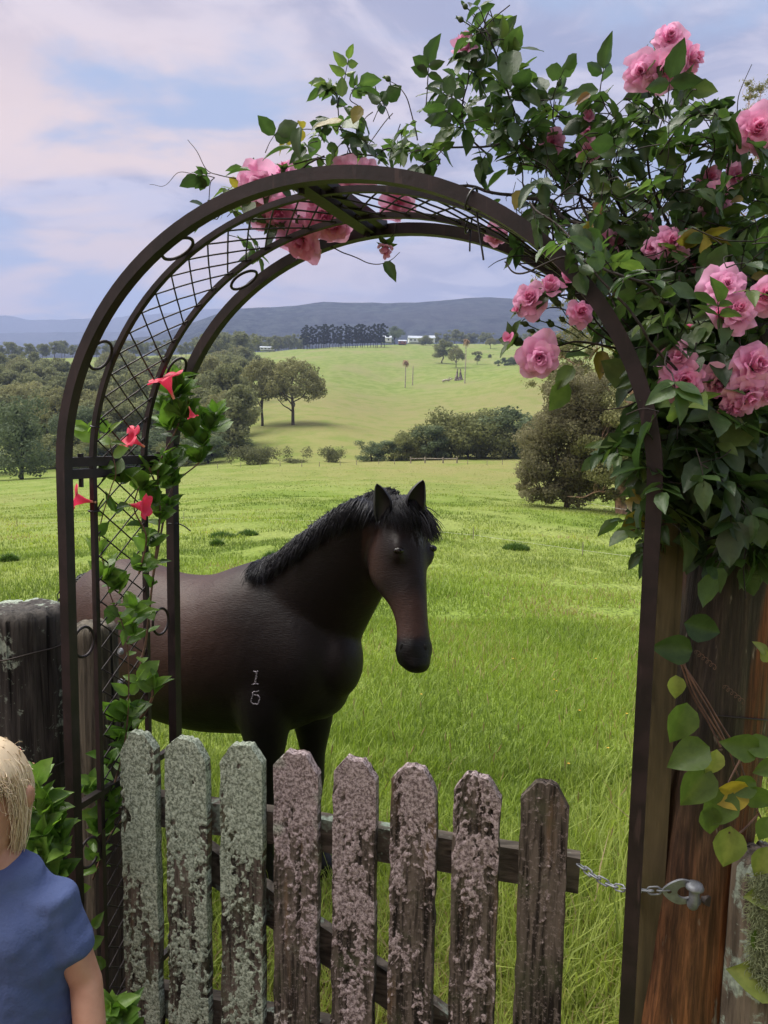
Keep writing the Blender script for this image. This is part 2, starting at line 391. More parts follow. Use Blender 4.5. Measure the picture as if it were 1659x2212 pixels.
def crown(mb, blobs, n, size, spread=.45, flat=.8):
    """leaf clumps spread through the volume of a set of lobes (x, y, z, r)"""
    B = np.array(blobs, float); wts = B[:, 3]**2; wts = wts/wts.sum()
    k = rng.choice(len(B), n, p=wts); d = rng.normal(size=(n, 3)); d /= np.linalg.norm(d, axis=1)[:, None]
    rr = B[k, 3]*(1-spread*rng.random(n)**1.3)*(.85+.3*vnoise(d*2.3+k[:, None]*3.7)) if spread < .75 else B[k, 3]*np.abs(rng.normal(size=n))*.75
    p = B[k, :3]+d*rr[:, None]*np.array([1, 1, flat])
    nrm = d+rng.normal(size=(n, 3))*.55; ax = np.cross(nrm, rng.normal(size=(n, 3)))
    Mt = frames(ax, nrm)*(size*(.6+.8*rng.random(n)))[:, None, None]
    lobe = rng.random(len(B))[k]
    a = np.clip(.45*lobe+.55*rng.random(n), 0, 1)
    mb.inst(QUAD, QF, Mt, p, a)
def limb(mb, p0, p1, r0_, r1_, wob=.08, n=5):
    p0 = np.array(p0, float); p1 = np.array(p1, float); L = np.linalg.norm(p1-p0)
    P = [p0+(p1-p0)*i/n+(rng.normal(size=3)*wob*L*(0 < i < n)*.5) for i in range(n+1)]
    tube(mb, smooth_path(P, 3), np.linspace(r0_, r1_, n*3+1), 7)
def lobes_dome(R_, H0, H1, n, r, top=1.0):
    o = []
    for i in range(n):
        th = i*2.39996; f = (i+.5)/n; ph = math.acos(1-f*1.05 if f*1.05 < 1 else 0)
        x = math.sin(ph)*math.cos(th)*R_; y = math.sin(ph)*math.sin(th)*R_
        z = H0+(H1-H0)*math.cos(ph)*top
        s_ = .75+.5*rng.random(); o.append((x*(.9+.2*rng.random()), y, z, r*s_))
    return o
ARCH = {}
def archetype(key, H, mats, blobs, nleaf, size, trunkr, limbs=5, base=.25, spread=.45, flat=.8, bend=.03):
    cb = MB(); crown(cb, blobs, nleaf, size, spread, flat)
    tb = MB(); top = np.array([rng.normal()*bend*H, rng.normal()*bend*H, H*.62])
    limb(tb, (0, 0, -.5), top, trunkr, trunkr*.45, .04)
    B = sorted(blobs, key=lambda b_: -b_[3])[:limbs]
    for b_ in B:
        f = base+.45*rng.random(); st = top*f+np.array([0, 0, 0]); limb(tb, st, (b_[0]*.8, b_[1]*.8, b_[2]), trunkr*.42, trunkr*.1, .07)
    c = cb.build('crown', mats[0]); t_ = tb.build('trunk', mats[1])
    for o in (c, t_): C.objects.unlink(o)
    ARCH[key] = (c, t_, H)
def plant_tree(key, name, p, h, label, cat, group=None, sx=1.0, rz=None, tilt=0):
    c, t_, H = ARCH[key]; root = empty(name, p); s_ = h/H; root.scale = (s_*sx, s_*sx, s_)
    root.rotation_euler = (tilt, 0, random.uniform(0, 6.28) if rz is None else rz)
    for src in (t_, c):
        o = src.copy(); C.objects.link(o); o.parent = root
    tag(root, label, cat, group); return root
for q in range(3):
    archetype('gum%d' % q, 12, (lf_gum, bark_grey), lobes_dome(4.6, 5.2, 10.3, 34, 1.35), 7000, .34, .32, 9, .3, .5)
    bl = [(rng.normal()*1.9, rng.normal()*1.9, 4+7.6*rng.random(), 1.1+.9*rng.random()) for _ in range(22)]+[(rng.normal()*.6, rng.normal()*.6, 11.5, 1.3)]
    archetype('wood%d' % q, 13, (lf_wood, bark_grey), bl, 4200, .46, .25, 5, .3, .6)
    bl = [(rng.normal()*2.2, rng.normal()*2.2, 1.6+8.6*rng.random(), 1.4+1.0*rng.random()) for _ in range(22)]+[(0, 0, 10.2, 1.5)]
    archetype('dark%d' % q, 12, (lf_dark, bark_dark), bl, 6500, .36, .34, 5, .2, .55)
    bl = [(rng.normal()*1.35, rng.normal()*1.1, .9+3.2*rng.random(), .75+.55*rng.random()) for _ in range(20)]
    archetype('bush%d' % q, 5.2, (lf_bush, bark_dark), bl, 5200, .20, .12, 4, .1, .5)
    bl = [(rng.normal()*.9, rng.normal()*.9, 4.0+11.5*i/12, 1.25-.03*i) for i in range(13)]
    archetype('pine%d' % q, 17, (lf_pine, bark_dark), bl, 1500, .62, .24, 3, .5, .6, .55)
bl = [(rng.normal()*.9, rng.normal()*.9, .45+.9*rng.random(), .45+.3*rng.random()) for _ in range(14)]
archetype('reed', 2, (lf_reed, bark_grey), bl, 3200, .12, .03, 6, .1, .7, 1.1)
GR_W = 'trees of the wooded slope on the left'
def gum(u, Y, hpx, label, key='gum0', sx=1.0, cat='tree', group=None, name='gum_tree'):
    p = G(u, Y, .1); return plant_tree(key, name, p, hpx*Y/F, label, cat, group, sx)
# wooded slope on the left
gum(633, YV(633, 921), 152, 'round crowned gum tree standing alone at the foot of the open hill', 'gum0', .98)
gum(566, YV(566, 925)*1.02, 155, 'gum with bare dark trunk between the two domed gums at the wood edge', 'gum1', .80)
gum(495, YV(495, 972), 135, 'domed olive gum at the near corner of the wood, beside the pale shrubs', 'gum2', 1.0)
gum(446, 165, 165, 'tall gum behind the domed one, its crown level with the hilltop meadow', 'gum1', 1.0)
gum(48, YV(48, 1036), 192, 'dark bushy tree on the meadow edge with weeping lower branches', 'dark0', .92, name='evergreen_tree')
gum(160, YV(160, 1012), 120, 'small dark evergreen beside the weeping dark tree at the meadow edge', 'dark1', .9, name='evergreen_tree')
gum(-40, 100, 190, 'dark evergreen cut by the photo edge behind the weeping tree', 'dark2', 1.0, name='evergreen_tree')
ONES = 'first second third fourth fifth sixth seventh eighth ninth tenth eleventh twelfth thirteenth fourteenth fifteenth sixteenth seventeenth eighteenth nineteenth'.split()
def nth(i):
    if i < 19: return ONES[i]
    t_, o_ = divmod(i+1, 10); tens = ['', '', 'twent', 'thirt', 'fort', 'fift'][t_]
    return tens+'ieth' if o_ == 0 else tens+'y-'+ONES[o_-1]
def rowtrees(n, u0_, u1_, Y0, Y1, h0, h1, keys, label, group, skip=None, name='forest_tree', cat='tree', sx=(.85, 1.15)):
    k_n = 0
    for i_ in range(n):
        u = u0_+(u1_-u0_)*(i_+random.uniform(.1, .9))/n; Y_ = random.uniform(Y0, Y1)
        if skip and skip(u): continue
        p = G(u, Y_, .2); plant_tree(random.choice(keys), name, p, random.uniform(h0, h1), nth(k_n)+' from the left, '+label, cat, group, random.uniform(*sx)); k_n += 1
W3 = ['wood0', 'wood1', 'wood2']; G3 = ['gum0', 'gum1', 'gum2']; D3 = ['dark0', 'dark1', 'dark2']
rowtrees(11, 165, 520, 108, 128, 8.5, 11, W3+['dark1'], 'grey green tree in the front rank of the left wood', 'front rank of the left wood')
rowtrees(26, 120, 520, 99, 112, 3.2, 5.5, D3+['bush1', 'bush2'], 'low bush at the foot of the left wood', 'undergrowth bushes of the left wood', name='understorey_bush', cat='bush', sx=(1.1, 1.6))
rowtrees(22, -60, 520, 132, 175, 12, 15, W3+['gum1'], 'grey green tree in the middle rank of the left wood', 'middle rank of the left wood')
rowtrees(28, -60, 545, 190, 245, 13, 16, W3+W3+['gum2'], 'olive tree in the third rank of the left wood', 'third rank of the left wood')
rowtrees(30, -60, 560, 275, 345, 11, 15, W3+['gum0'], 'olive tree in the top rank of the left wood', 'top rank of the left wood', skip=lambda u: 95 < u < 205)
rowtrees(6, 440, 530, 380, 430, 18, 22, W3, 'tall dark tree above the wood beside the hill crest', 'tall trees above the wood')
rowtrees(50, -80, 600, 500, 600, 9, 14, W3, 'tree in the dark line beyond the distant meadow', 'tree line beyond the distant left meadow')
rowtrees(26, 520, 665, 600, 700, 9, 15, W3, 'grey tree around the farmhouse left of the pines', 'trees around the far farmhouse', sx=(.7, 1.2))
rowtrees(34, 652, 834, 548, 566, 16.5, 19, ['pine0', 'pine1', 'pine2'], 'tall straight pine in the row on the crest', 'row of pines on the crest', name='pine_tree', sx=(.8, 1.1))
gum(852, 620, 42, 'round dark tree beside the white sheds at the end of the pine row', 'dark2', 1.1, name='evergreen_tree')
gum(918, 610, 22, 'low bushy tree hiding the gap between the long farmhouse and white shed', 'bush1', 1.6, name='garden_bush')
rowtrees(40, 940, 1560, 700, 770, 11, 16, W3, 'tree in the line behind the right hilltop paddock', 'tree line behind the right hilltop', sx=(1, 1.6))
gum(955, YV(955, 787), 52, 'larger of the two shade trees side by side on the open hill', 'wood0', 1.45, name='paddock_tree')
gum(985, YV(985, 795), 46, 'smaller paler one of the two shade trees side by side on the open hill', 'gum2', .85, name='paddock_tree')
gum(1031, 420, 30, 'narrow paddock tree standing alone right of the two shade trees', 'wood2', 1.0, name='paddock_tree')
gum(1060, 560, 24, 'wide flat tree near the top of the right paddock', 'gum1', 1.1, name='paddock_tree')
gum(1058, 470, 10, 'tiny round bush alone in the middle of the right paddock', 'bush0', 1.0, name='paddock_bush')
for u_, h_, l_ in ((1076, 14, 'first'), (1090, 19, 'second'), (1104, 20, 'third'), (1119, 27, 'fourth')):
    gum(u_, 400, h_, l_+' bush from the left in the gully below the right paddock', 'dark%d' % (u_ % 3), 1.2, name='gully_bush')
# creek-side clump in the middle
for u_, Y_, w_, h_, k_, l_ in (
    (535, 92, 60, 48, 'reed', 'pale willowy shrub left of the creek clump, under the wood edge'),
    (578, 94, 50, 44, 'reed', 'second pale willowy shrub, right beside the first under the wood edge'),
    (625, 93, 60, 16, 'reed', 'low pale scrub between the willowy shrubs and the lone round shrub'),
    (708, 94, 55, 40, 'reed', 'lone rounded pale shrub on the creek bank at mid meadow'),
    (802, 96, 45, 52, 'dark0', 'small dark tree with a leaning top, first in the creek clump'),
    (847, 97, 50, 52, 'dark1', 'small round dark tree, second in the creek clump'),
    (912, 98, 85, 88, 'bush1', 'rounded dark bush tree rising up to the big olive one in the clump'),
    (975, 99, 110, 128, 'bush0', 'big olive bushy tree at the heart of the creek clump'),
    (878, 97, 62, 66, 'bush2', 'low olive bush between the small dark trees and the rounded bush tree'), (944, 96, 66, 84, 'dark1', 'dark green tree tucked left of the biggest one in the creek clump'),
    (1010, 97, 80, 96, 'bush1', 'olive bush tree in front of the gap at the middle of the clump'), (1068, 98, 80, 100, 'bush0', 'olive bush tree before the last dark tree of the clump'), (1128, 99, 50, 70, 'dark0', 'small dark tree ending the creek clump beside the brown green casuarina'),
    (1040, 101, 100, 116, 'bush2', 'bushy tree right of the biggest one in the creek clump'),
    (1097, 100, 105, 122, 'dark2', 'dark rounded tree closing the right end of the creek clump')):
    p = G(u_, Y_, .3); hh = h_*Y_/F; H = ARCH[k_][2]
    wid = {'reed': 2.6, 'dark0': 6.5, 'dark1': 6.5, 'dark2': 6.5, 'bush0': 4.2, 'bush1': 4.2, 'bush2': 4.2}[k_]
    plant_tree(k_, 'creek_tree' if h_ > 49 else 'creek_shrub', p, hh, l_, 'tree' if h_ > 49 else 'shrub', 'trees and shrubs along the creek', (w_*Y_/F)/(wid*hh/H))
# mid-distance trees at right
def custom_tree(name, p, blobs, n, size, lm, bm, limbs_, label, cat='tree', spread=.5, flat=.8):
    root = empty(name, p); cb = MB(); crown(cb, blobs, n, size, spread, flat); c_ = cb.build('crown', lm, root)
    tb = MB(); ends = []
    for (a_, b_, ra, rb, wv) in limbs_:
        limb(tb, a_, b_, ra, rb, wv); a_, b_ = np.array(a_, float), np.array(b_, float); ends += [a_+(b_-a_)*f for f in np.linspace(.35, 1, 8)]
    ends = np.array(ends)
    for q_ in blobs:      # twigs reach every spray of leaves
        q_ = np.array(q_[:3]); e_ = ends[np.argmin(((ends-q_)**2).sum(1)+(ends[:, 2] > q_[2])*.6)]; limb(tb, e_, q_, .022 if spread > .75 else .012, .006, .12, 3)
    tb.build('trunk', bm, root); return tag(root, label, cat)
Yc = 27.0; pc = G(1215, Yc, .1); k_ = Yc/F
def L(u, v, dy=0.0, o=None, Y0=None):   # point in a tree's own coordinates, measured in the picture
    o = pc if o is None else o; Y0 = Yc if Y0 is None else Y0
    return at(u, v, Y0+dy)-o
bl = []
for (u, v, r) in ((1190, 1010, 55), (1160, 960, 45), (1155, 1030, 38), (1215, 930, 55), (1250, 985, 50), (1235, 1040, 45), (1190, 900, 40), (1245, 880, 45),
                  (1175, 1060, 30), (1265, 1050, 30), (1215, 1075, 25), (1145, 1000, 28), (1235, 835, 30), (1275, 920, 40), (1150, 1065, 22), (1135, 1040, 18), (1290, 900, 45), (1300, 960, 40), (1230, 810, 30), (1290, 830, 34), (1190, 850, 26)):
    for _ in range(8): q_ = L(u+random.gauss(0, .42*r), v+random.gauss(0, .42*r), random.uniform(-1.0, 1.0)); bl.append((*q_, r*k_*random.uniform(.40, .85)))
custom_tree('casuarina_tree', pc, bl, 48000, .075, lf_casu, bark_grey,
    [((0, 0, -.3), L(1240, 1000), .13, .06, .05), (L(1240, 1060), L(1190, 950), .07, .02, .08), (L(1240, 1040), L(1260, 900), .07, .02, .08), (L(1235, 1045), L(1165, 1060), .05, .02, .05)],
    'dense brown green tree sweeping down to the grass on the near meadow')
Yo = 26.0; po = G(1345, Yo, .1); LO = lambda u, v, dy=0.0: L(u, v, dy, po, Yo)
bl = []
for (u, v, r) in ((1320, 1000, 45), (1300, 950, 40), (1345, 940, 48), (1380, 990, 45), (1300, 1040, 32), (1360, 1040, 35), (1340, 895, 38), (1395, 1050, 30), (1320, 1065, 22), (1385, 920, 40)):
    for _ in range(8): q_ = LO(u+random.gauss(0, .42*r), v+random.gauss(0, .42*r), random.uniform(-.8, .8)); bl.append((*q_, r*k_*random.uniform(.38, .80)))
custom_tree('wattle_tree', po, bl, 34000, .07, lf_gum, bark_pale,
    [((0, 0, -.2), LO(1338, 1000), .24, .12, .03), (LO(1340, 1050), LO(1380, 930), .10, .03, .08), (LO(1338, 1020), LO(1300, 950), .08, .03, .08), (LO(1338, 1060), LO(1225, 1072), .035, .012, .10)],
    'olive leaved tree with a short reddish trunk beside the brown green one')
Yg = 46.0; pg = G(1400, Yg, .1); LG = lambda u, v, dy=0.0: L(u, v, dy, pg, Yg)
bl = []
for (u, v, r) in ((1180, 790, 22), (1210, 745, 26), (1165, 730, 16), (1250, 720, 34), (1195, 830, 26), (1290, 770, 40), (1240, 800, 40), (1200, 770, 34), (1330, 700, 40), (1340, 790, 44), (1380, 850, 44), (1300, 840, 40), (1260, 750, 36), (1158, 600, 10), (1170, 640, 8), (1250, 640, 22),
                  (1300, 640, 30), (1350, 600, 30), (1290, 560, 26), (1240, 560, 20), (1380, 520, 30), (1310, 490, 30), (1270, 450, 26), (1350, 430, 30), (1400, 460, 30), (1300, 400, 20),
                  (1450, 560, 40), (1480, 470, 36), (1440, 640, 34), (1500, 650, 40), (1230, 870, 26), (1280, 850, 30)):
    for _ in range(9): q_ = LG(u+random.gauss(0, .85*r), v+random.gauss(0, .7*r), random.uniform(-1.6, 1.6)); bl.append((*q_, r*Yg/F*random.uniform(.2, .5)))
custom_tree('tall_gum_tree', pg, bl, 60000, .10, lf_gum, bark_pale,
    [((0, 0, -.3), LG(1370, 900), .34, .26, .03), (LG(1370, 900), LG(1345, 620), .24, .10, .04), (LG(1365, 870), LG(1180, 740), .11, .03, .06), (LG(1368, 910), LG(1225, 860), .09, .03, .05),
     (LG(1350, 700), LG(1255, 560), .09, .03, .07), (LG(1345, 630), LG(1300, 430), .09, .03, .06), (LG(1345, 620), LG(1400, 460), .09, .03, .06), (LG(1360, 800), LG(1460, 600), .10, .03, .06),
     (LG(1290, 640), LG(1158, 605), .03, .012, .06), (LG(1366, 880), LG(1290, 760), .07, .02, .06)],
    'tall open gum with pale pinkish limbs rising behind the rose arch', spread=.8, flat=.7)
Yh = 50.0; ph_ = G(1720, Yh, .1); LH = lambda u, v, dy=0.0: L(u, v, dy, ph_, Yh)
bl = []
for (u, v, r) in ((1640, 215, 22), (1615, 250, 20), (1670, 200, 34), (1600, 290, 16), (1650, 270, 20), (1700, 260, 40), (1610, 330, 16), (1660, 330, 26), (1720, 340, 46), (1580, 400, 26), (1560, 350, 12), (1540, 430, 24), (1640, 430, 40), (1700, 480, 50)):
    for _ in range(9): q_ = LH(u+random.gauss(0, .8*r), v+random.gauss(0, .6*r), random.uniform(-1.5, 1.5)); bl.append((*q_, r*Yh/F*random.uniform(.2, .5)))
custom_tree('tall_gum_tree', ph_, bl, 22000, .11, lf_gum, bark_pale,
    [((0, 0, -.3), LH(1715, 700), .38, .26, .02), (LH(1715, 700), LH(1690, 300), .26, .06, .04), (LH(1712, 600), LH(1610, 330), .12, .03, .06), (LH(1700, 420), LH(1615, 250), .07, .02, .06), (LH(1705, 520), LH(1545, 430), .08, .02, .06)],
    'tall gum whose feathery crown tops the right edge of the sky', spread=.85, flat=.6)
# ================================================================== far details
def pole_palm(u, v_base, v_top, label, tuft=True, name='dead_palm'):
    Y_ = YV(u, v_base, 60, 600); p = G(u, Y_, .2); root = empty(name, p); h = (v_base-v_top)*Y_/F
    tb = MB(); limb(tb, (0, 0, 0), (.1, 0, h), .26, .17, .004); tb.build('trunk', bark_reed, root)
    if tuft:
        cb = MB()
        for i_ in range(70):
            a = random.uniform(0, 6.28); e = random.uniform(-1.2, 1.2); l = random.uniform(.8, 1.7)
            d = np.array([math.cos(a)*math.cos(e), math.sin(a)*math.cos(e), math.sin(e)])*l
            tube(cb, smooth_path([np.array([.1, 0, h]), np.array([.1, 0, h])+d*.6+np.array([0, 0, .2]), np.array([.1, 0, h])+d+np.array([0, 0, -.5])], 2), .09, 4)
        cb.build('crown', lf_dead, root)
    return tag(root, label, 'palm' if tuft else 'pole')
bark_reed = simple('bleached wood', (.42, .38, .30), .9, nscale=3, namp=.3)
pole_palm(875, 838, 784, 'shorter thin palm with a dead brown tuft on the open hill')
pole_palm(1004, 828, 740, 'tallest thin palm with a dead brown tuft beside the split stump')
pole_palm(891, 833, 791, 'bare thin trunk right of the shorter palm on the hill', False, 'dead_tree')
Ys = YV(991, 823, 60, 600); ps = G(991, Ys, .2); k_ = Ys/F; st = empty('dead_stump', ps)
tb = MB(); limb(tb, (-1.2, 0, 0), (-.5, 0, 27*k_), .8, .12, .03); limb(tb, (.9, 0, 0), (.6, 0, 25*k_), .9, .15, .03); limb(tb, (0, 0, -.3), (.2, 0, 8*k_), 1.4, .6, .02)
tb.build('trunk', simple('charred and bleached wood', (.16, .13, .11), .9, nscale=1.5, namp=.9), st); tag(st, 'split charred tree stump standing on the open hill', 'stump')
Yl = YV(967, 826, 60, 600); pl = G(967, Yl, 0); lg = MB(); limb(lg, (-2.2, 0, .2), (2.0, 0, 1.2), .5, .3, .05); limb(lg, (0, 0, .5), (.9, 0, 2.2), .3, .1, .05)
lo = lg.build('fallen_log', bark_reed); lo.location = pl; tag(lo, 'bleached fallen log lying left of the split stump', 'log')
# farmhouses
wall_w = simple('white weatherboard', (.72, .74, .74), .7); roof_g = simple('grey iron roof', (.45, .50, .56), .4, nscale=.4, namp=.1)
roof_r = simple('brick red wall', (.34, .13, .09), .8); glass_d = simple('dark window glass', (.03, .04, .05), .15)
def house(u, Y_, wpx, hpx, deep, label, wallm, rz=0.0, dz=0, n_win=3, name='farm_house'):
    p = G(u, Y_, .3); p[2] += dz; root = empty(name, p); root.rotation_euler = (0, 0, rz); k = Y_/F; W_, H_ = wpx*k/2, hpx*k*.62; D = deep/2
    m_ = MB(); box(m_, (-W_, -D, 0), (W_, D, H_)); m_.build('wall', wallm, root, smooth=False)
    m_ = MB(); e = .4; rz_ = H_+hpx*k*.38
    V = [(-W_-e, -D-e, H_-.1), (W_+e, -D-e, H_-.1), (W_+e, 0, rz_), (-W_-e, 0, rz_), (-W_-e, D+e, H_-.1), (W_+e, D+e, H_-.1)]
    m_.add(V, [[0, 1, 2, 3], [3, 2, 5, 4], [1, 5, 2], [0, 3, 4], [0, 4, 5, 1]]); m_.build('roof', roof_g, root, smooth=False)
    for i_ in range(n_win):
        x = -W_+2*W_*(i_+.5)/n_win; m_ = MB(); box(m_, (x-.6, -D-.05, H_*.35), (x+.6, -D+.02, H_*.75)); m_.build('window', glass_d, root, smooth=False)
    return tag(root, label, 'house' if name == 'farm_house' else 'shed')
house(899, 640, 34, 15, 9, 'long pale grey roofed farmhouse on the hilltop', wall_w, .1, 1.5, 4)
house(835, 600, 20, 14, 8, 'white shed at the right end of the pine row', wall_w, -.1, 2, 2, 'farm_shed')
house(869, 600, 16, 9, 7, 'low shed with brick red walls beside the round dark tree', roof_r, 0, 1, 2, 'farm_shed')
house(932, 640, 12, 16, 7, 'tall white shed right of the long farmhouse', wall_w, .1, 1, 1, 'farm_shed')
house(578, 560, 30, 9, 8, 'low white farmhouse among grey trees left of the pine row', wall_w, .1, 1.5, 4)
# fences in the meadow
wood_f = simple('weathered fence timber', (.30, .26, .21), .9, nscale=5, namp=.35)
def fpost(u, Y_, h, r, label, group, name='fence_post', m_=None):
    p = G(u, Y_, .15); b_ = MB(); limb(b_, (0, 0, 0), (rng.normal()*.02*h, 0, h+.15), r, r*.9, .0, 1)
    o = b_.build(name, m_ or wood_f); o.location = p; return tag(o, label, 'fence post', group), p+np.array([0, 0, h])
rf = empty('rail_fence', G(930, 86)); prev = None
for i_, u_ in enumerate((887, 918, 957, 987)):
    p = G(u_, 86, .1); b_ = MB(); limb(b_, p-G(930, 86), p-G(930, 86)+np.array([0, 0, .85]), .09, .08, 0, 1); b_.build('post', wood_f, rf)
    q_ = p-G(930, 86)+np.array([0, 0, .62])
    if prev is not None and i_ > 0: b_ = MB(); limb(b_, prev, q_, .055, .055, 0, 1); b_.build('rail', wood_f, rf)
    prev = q_
tag(rf, 'short pale post and rail fence in front of the creek clump', 'fence')
for i_, u_ in enumerate((470, 520, 562, 605, 652, 690, 735, 770, 818, 852, 1010, 1052, 1085)):
    fpost(u_, 84+2*math.sin(i_), .55, .035, nth(i_)+' thin wire fence post from the left along the creek edge of the meadow', 'fence posts along the creek edge')
def YVs(u, v):
    return YV(u, v, 5, 95)
tops = []
for u_, v_, h_ in ((37, 1140, .24), (397, 1124, .22), (700, 1128, .18), (1022, 1166, .24), (1258, 1204, .25), (1420, 1225, .25)):
    o, tp = fpost(u_, YVs(u_, v_), h_, .008, nth(len(tops))+' tread-in post from the left in the electric fence', 'electric fence posts', 'electric_fence_post'); tops.append(tp)
tape_m = simple('white fence tape', (.62, .62, .55), .7); b_ = MB(); tube(b_, tops, .0016, 4); tag(b_.build('electric_fence_wire', tape_m), 'pale electric fence wire running across the near meadow', 'wire')
b_ = MB(); tube(b_, [G(1130, YVs(1130, 1078))+[0, 0, .35], G(1340, YVs(1340, 1120))+[0, 0, .3], G(1400, YVs(1400, 1124))+[0, 0, .3]], .004, 4); tag(b_.build('electric_fence_wire', tape_m), 'pale wire passing in front of the reddish trunk', 'wire')
# ================================================================== grass
def grass_color(x, y):
    P = np.stack([x, y, np.zeros_like(x)], -1); return np.clip(fbm(P*.5+3, 3)*1.3-.15+rng.normal(size=len(x))*.16, 0, 1)
gr_m, n, b = newmat('grass blades'); v = n.attr('var').outputs['Fac']
pos = n.node('ShaderNodeNewGeometry').outputs['Position']
col, f_, m__ = meadow_color(n, pos)
col = n.mix(n.ss(v, .15, .9), n.mix(1.0, col, (.55, .62, .5), 'MULTIPLY'), n.mix(1.0, col, (1.45, 1.38, 1.2), 'MULTIPLY'))
col = n.mix(n.ss(v, .93, 1.0), col, (.32, .25, .13))
n.put(b.inputs['Base Color'], col); b.inputs['Roughness'].default_value = .55; b.inputs['Specular IOR Level'].default_value = .3
tr = n.node('ShaderNodeBsdfTranslucent'); n.put(tr.inputs[0], n.mix(1.0, col, (1.3, 1.4, .8), 'MULTIPLY'))
mx_ = n.node('ShaderNodeMixShader', i_0=.4); n.put(mx_.inputs[1], b.outputs[0]); n.put(mx_.inputs[2], tr.outputs[0]); n.put(gr_m.node_tree.nodes['Material Output'].inputs[0], mx_.outputs[0])
def blades(mb, x, y, h, wd, lean=.5):
    N = len(x); z = gzb(x, y)-.01; tipz = 1-.25*rng.random(N); yaw = rng.random(N)*6.283; ln = rng.random(N)*lean*h; a = grass_color(x, y)
    dx, dy = np.cos(yaw), np.sin(yaw); px, py = -np.sin(yaw+rng.normal(size=N)*.5), np.cos(yaw+rng.normal(size=N)*.5)
    V = np.zeros((N, 6, 3)); prof = [(0, 0, 1.0), (.55, .35, .85), (1.0, 1.0, .10)]
    for k, (hz_, lz, wz) in enumerate(prof):
        for s_, sg in ((0, -1), (1, 1)):
            V[:, k*2+s_, 0] = x+dx*ln*lz+px*wd*wz*.5*sg; V[:, k*2+s_, 1] = y+dy*ln*lz+py*wd*wz*.5*sg
            V[:, k*2+s_, 2] = z+h*hz_*(tipz if k == 2 else 1)
    base = (np.arange(N)*6)[:, None]
    Fq = np.concatenate([base+np.array([0, 1, 3, 2]), base+np.array([2, 3, 5, 4])])
    mb.add(V.reshape(-1, 3), Fq, np.repeat(a, 6))
def field(mb, n, y0, y1, h, wd, tmin=-.60, tmax=.60, clump=0.0, pw=1.0):
    y = (y0**pw+(y1**pw-y0**pw)*rng.random(n))**(1/pw); x = y*(tmin+(tmax-tmin)*rng.random(n))
    P = np.stack([x, y, np.zeros_like(x)], -1); d = fbm(P*1.3, 3)
    if clump: keep = d > np.quantile(d, clump); x, y, d = x[keep], y[keep], d[keep]
    hh = h*(.45+.9*rng.random(len(x)))*(.55+.9*d); blades(mb, x, y, hh, wd*(.7+.6*rng.random(len(x))), .9)
GRASS = True
if GRASS:
    gb = MB()
    field(gb, 62000, 1.75, 3.6, .095, .0048, -.60, .60)
    field(gb, 85000, 3.4, 7, .085, .0055)
    field(gb, 85000, 6.8, 14, .065, .009, clump=.1)
    field(gb, 70000, 13.5, 32, .07, .018, clump=.3)
    field(gb, 40000, 30, 92, .05, .05, clump=.5)
    for _ in range(230):     # flowering stalks standing above the sward
        y = random.uniform(2.3, 9); x = y*random.uniform(-.2, .42); z = float(gz(x, y)); h_ = random.uniform(.16, .34); lx, ly = random.gauss(0, .05), random.gauss(0, .05)
        tube(gb, [(x, y, z), (x+lx*.4, y+ly*.4, z+h_*.6), (x+lx, y+ly, z+h_)], .0009, 3, a=.95, cap=False); tube(gb, [(x+lx, y+ly, z+h_*.97), (x+lx*1.2, y+ly*1.2, z+h_+.02), (x+lx*1.3, y+ly*1.3, z+h_+.04)], [.001, .0032, .0006], 4, a=.99, cap=False)
    # long tussocks near the gate and round the fence
    field(gb, 3500, 1.95, 3.2, .20, .006, -.35, .45, clump=.5)
    tag(gb.build('grass', gr_m), kind='stuff')
fy_m = simple('yellow petals', (.60, .36, .03), .6); fs_m = simple('flower stalk', (.12, .20, .05), .7)
for i_, (u_, v_) in enumerate(sorted(((1108, 1423), (1197, 1468), (1252, 1535), (1313, 1616), (1228, 1650), (1202, 1493), (1354, 1542), (1287, 1423), (1319, 1838), (1307, 1868), (910, 1500)))):
    Y_ = min((1.65-.10)/max(.05, (v_-945)/F), 12); p = at(u_, v_, Y_); m_ = MB(); hgt = .10
    for k in range(9): a = k*.7; m_.add([(0, 0, hgt), (.006*math.cos(a-.3), .006*math.sin(a-.3), hgt+.003), (.008*math.cos(a), .008*math.sin(a), hgt+.003), (.006*math.cos(a+.3), .006*math.sin(a+.3), hgt+.003)], [[0, 1, 2, 3]], mat=0)
    tube(m_, [(0, 0, -.02), (.004, 0, hgt*.5), (0, 0, hgt)], .0012, 4, mat=1)
    o = m_.build('meadow_flower', [fy_m, fs_m]); o.location = (p[0], p[1], p[2]-hgt); tag(o, nth(i_)+' small yellow flower from the left in the near grass', 'flower', 'yellow flowers in the near grass')
# dark green tussocks dotted over the meadow
for i_, (u_, v_, w_) in enumerate(((480, 1162, 60), (535, 1158, 45), (1115, 1188, 60), (20, 1213, 40), (590, 1210, 40), (470, 1180, 30))):
    Y_ = YVs(u_, v_); p = G(u_, Y_); r_ = w_*.5*Y_/F; N = 900; tb = MB(); a = rng.random(N)*6.28; rr = r_*np.sqrt(rng.random(N))
    x = p[0]+np.cos(a)*rr; y = p[1]+np.sin(a)*rr*.7; blades(tb, x, y, (.07+.10*(1-rr/r_))*(.6+.7*rng.random(N)), .012*np.ones(N), 1.0)
    o = tb.build('grass_tussock', lf_tus if i_ else leafmat('tussock blades', (.035, .085, .010), (.09, .17, .022), .35)); lf_tus = o.data.materials[0]
    tag(o, kind='stuff')
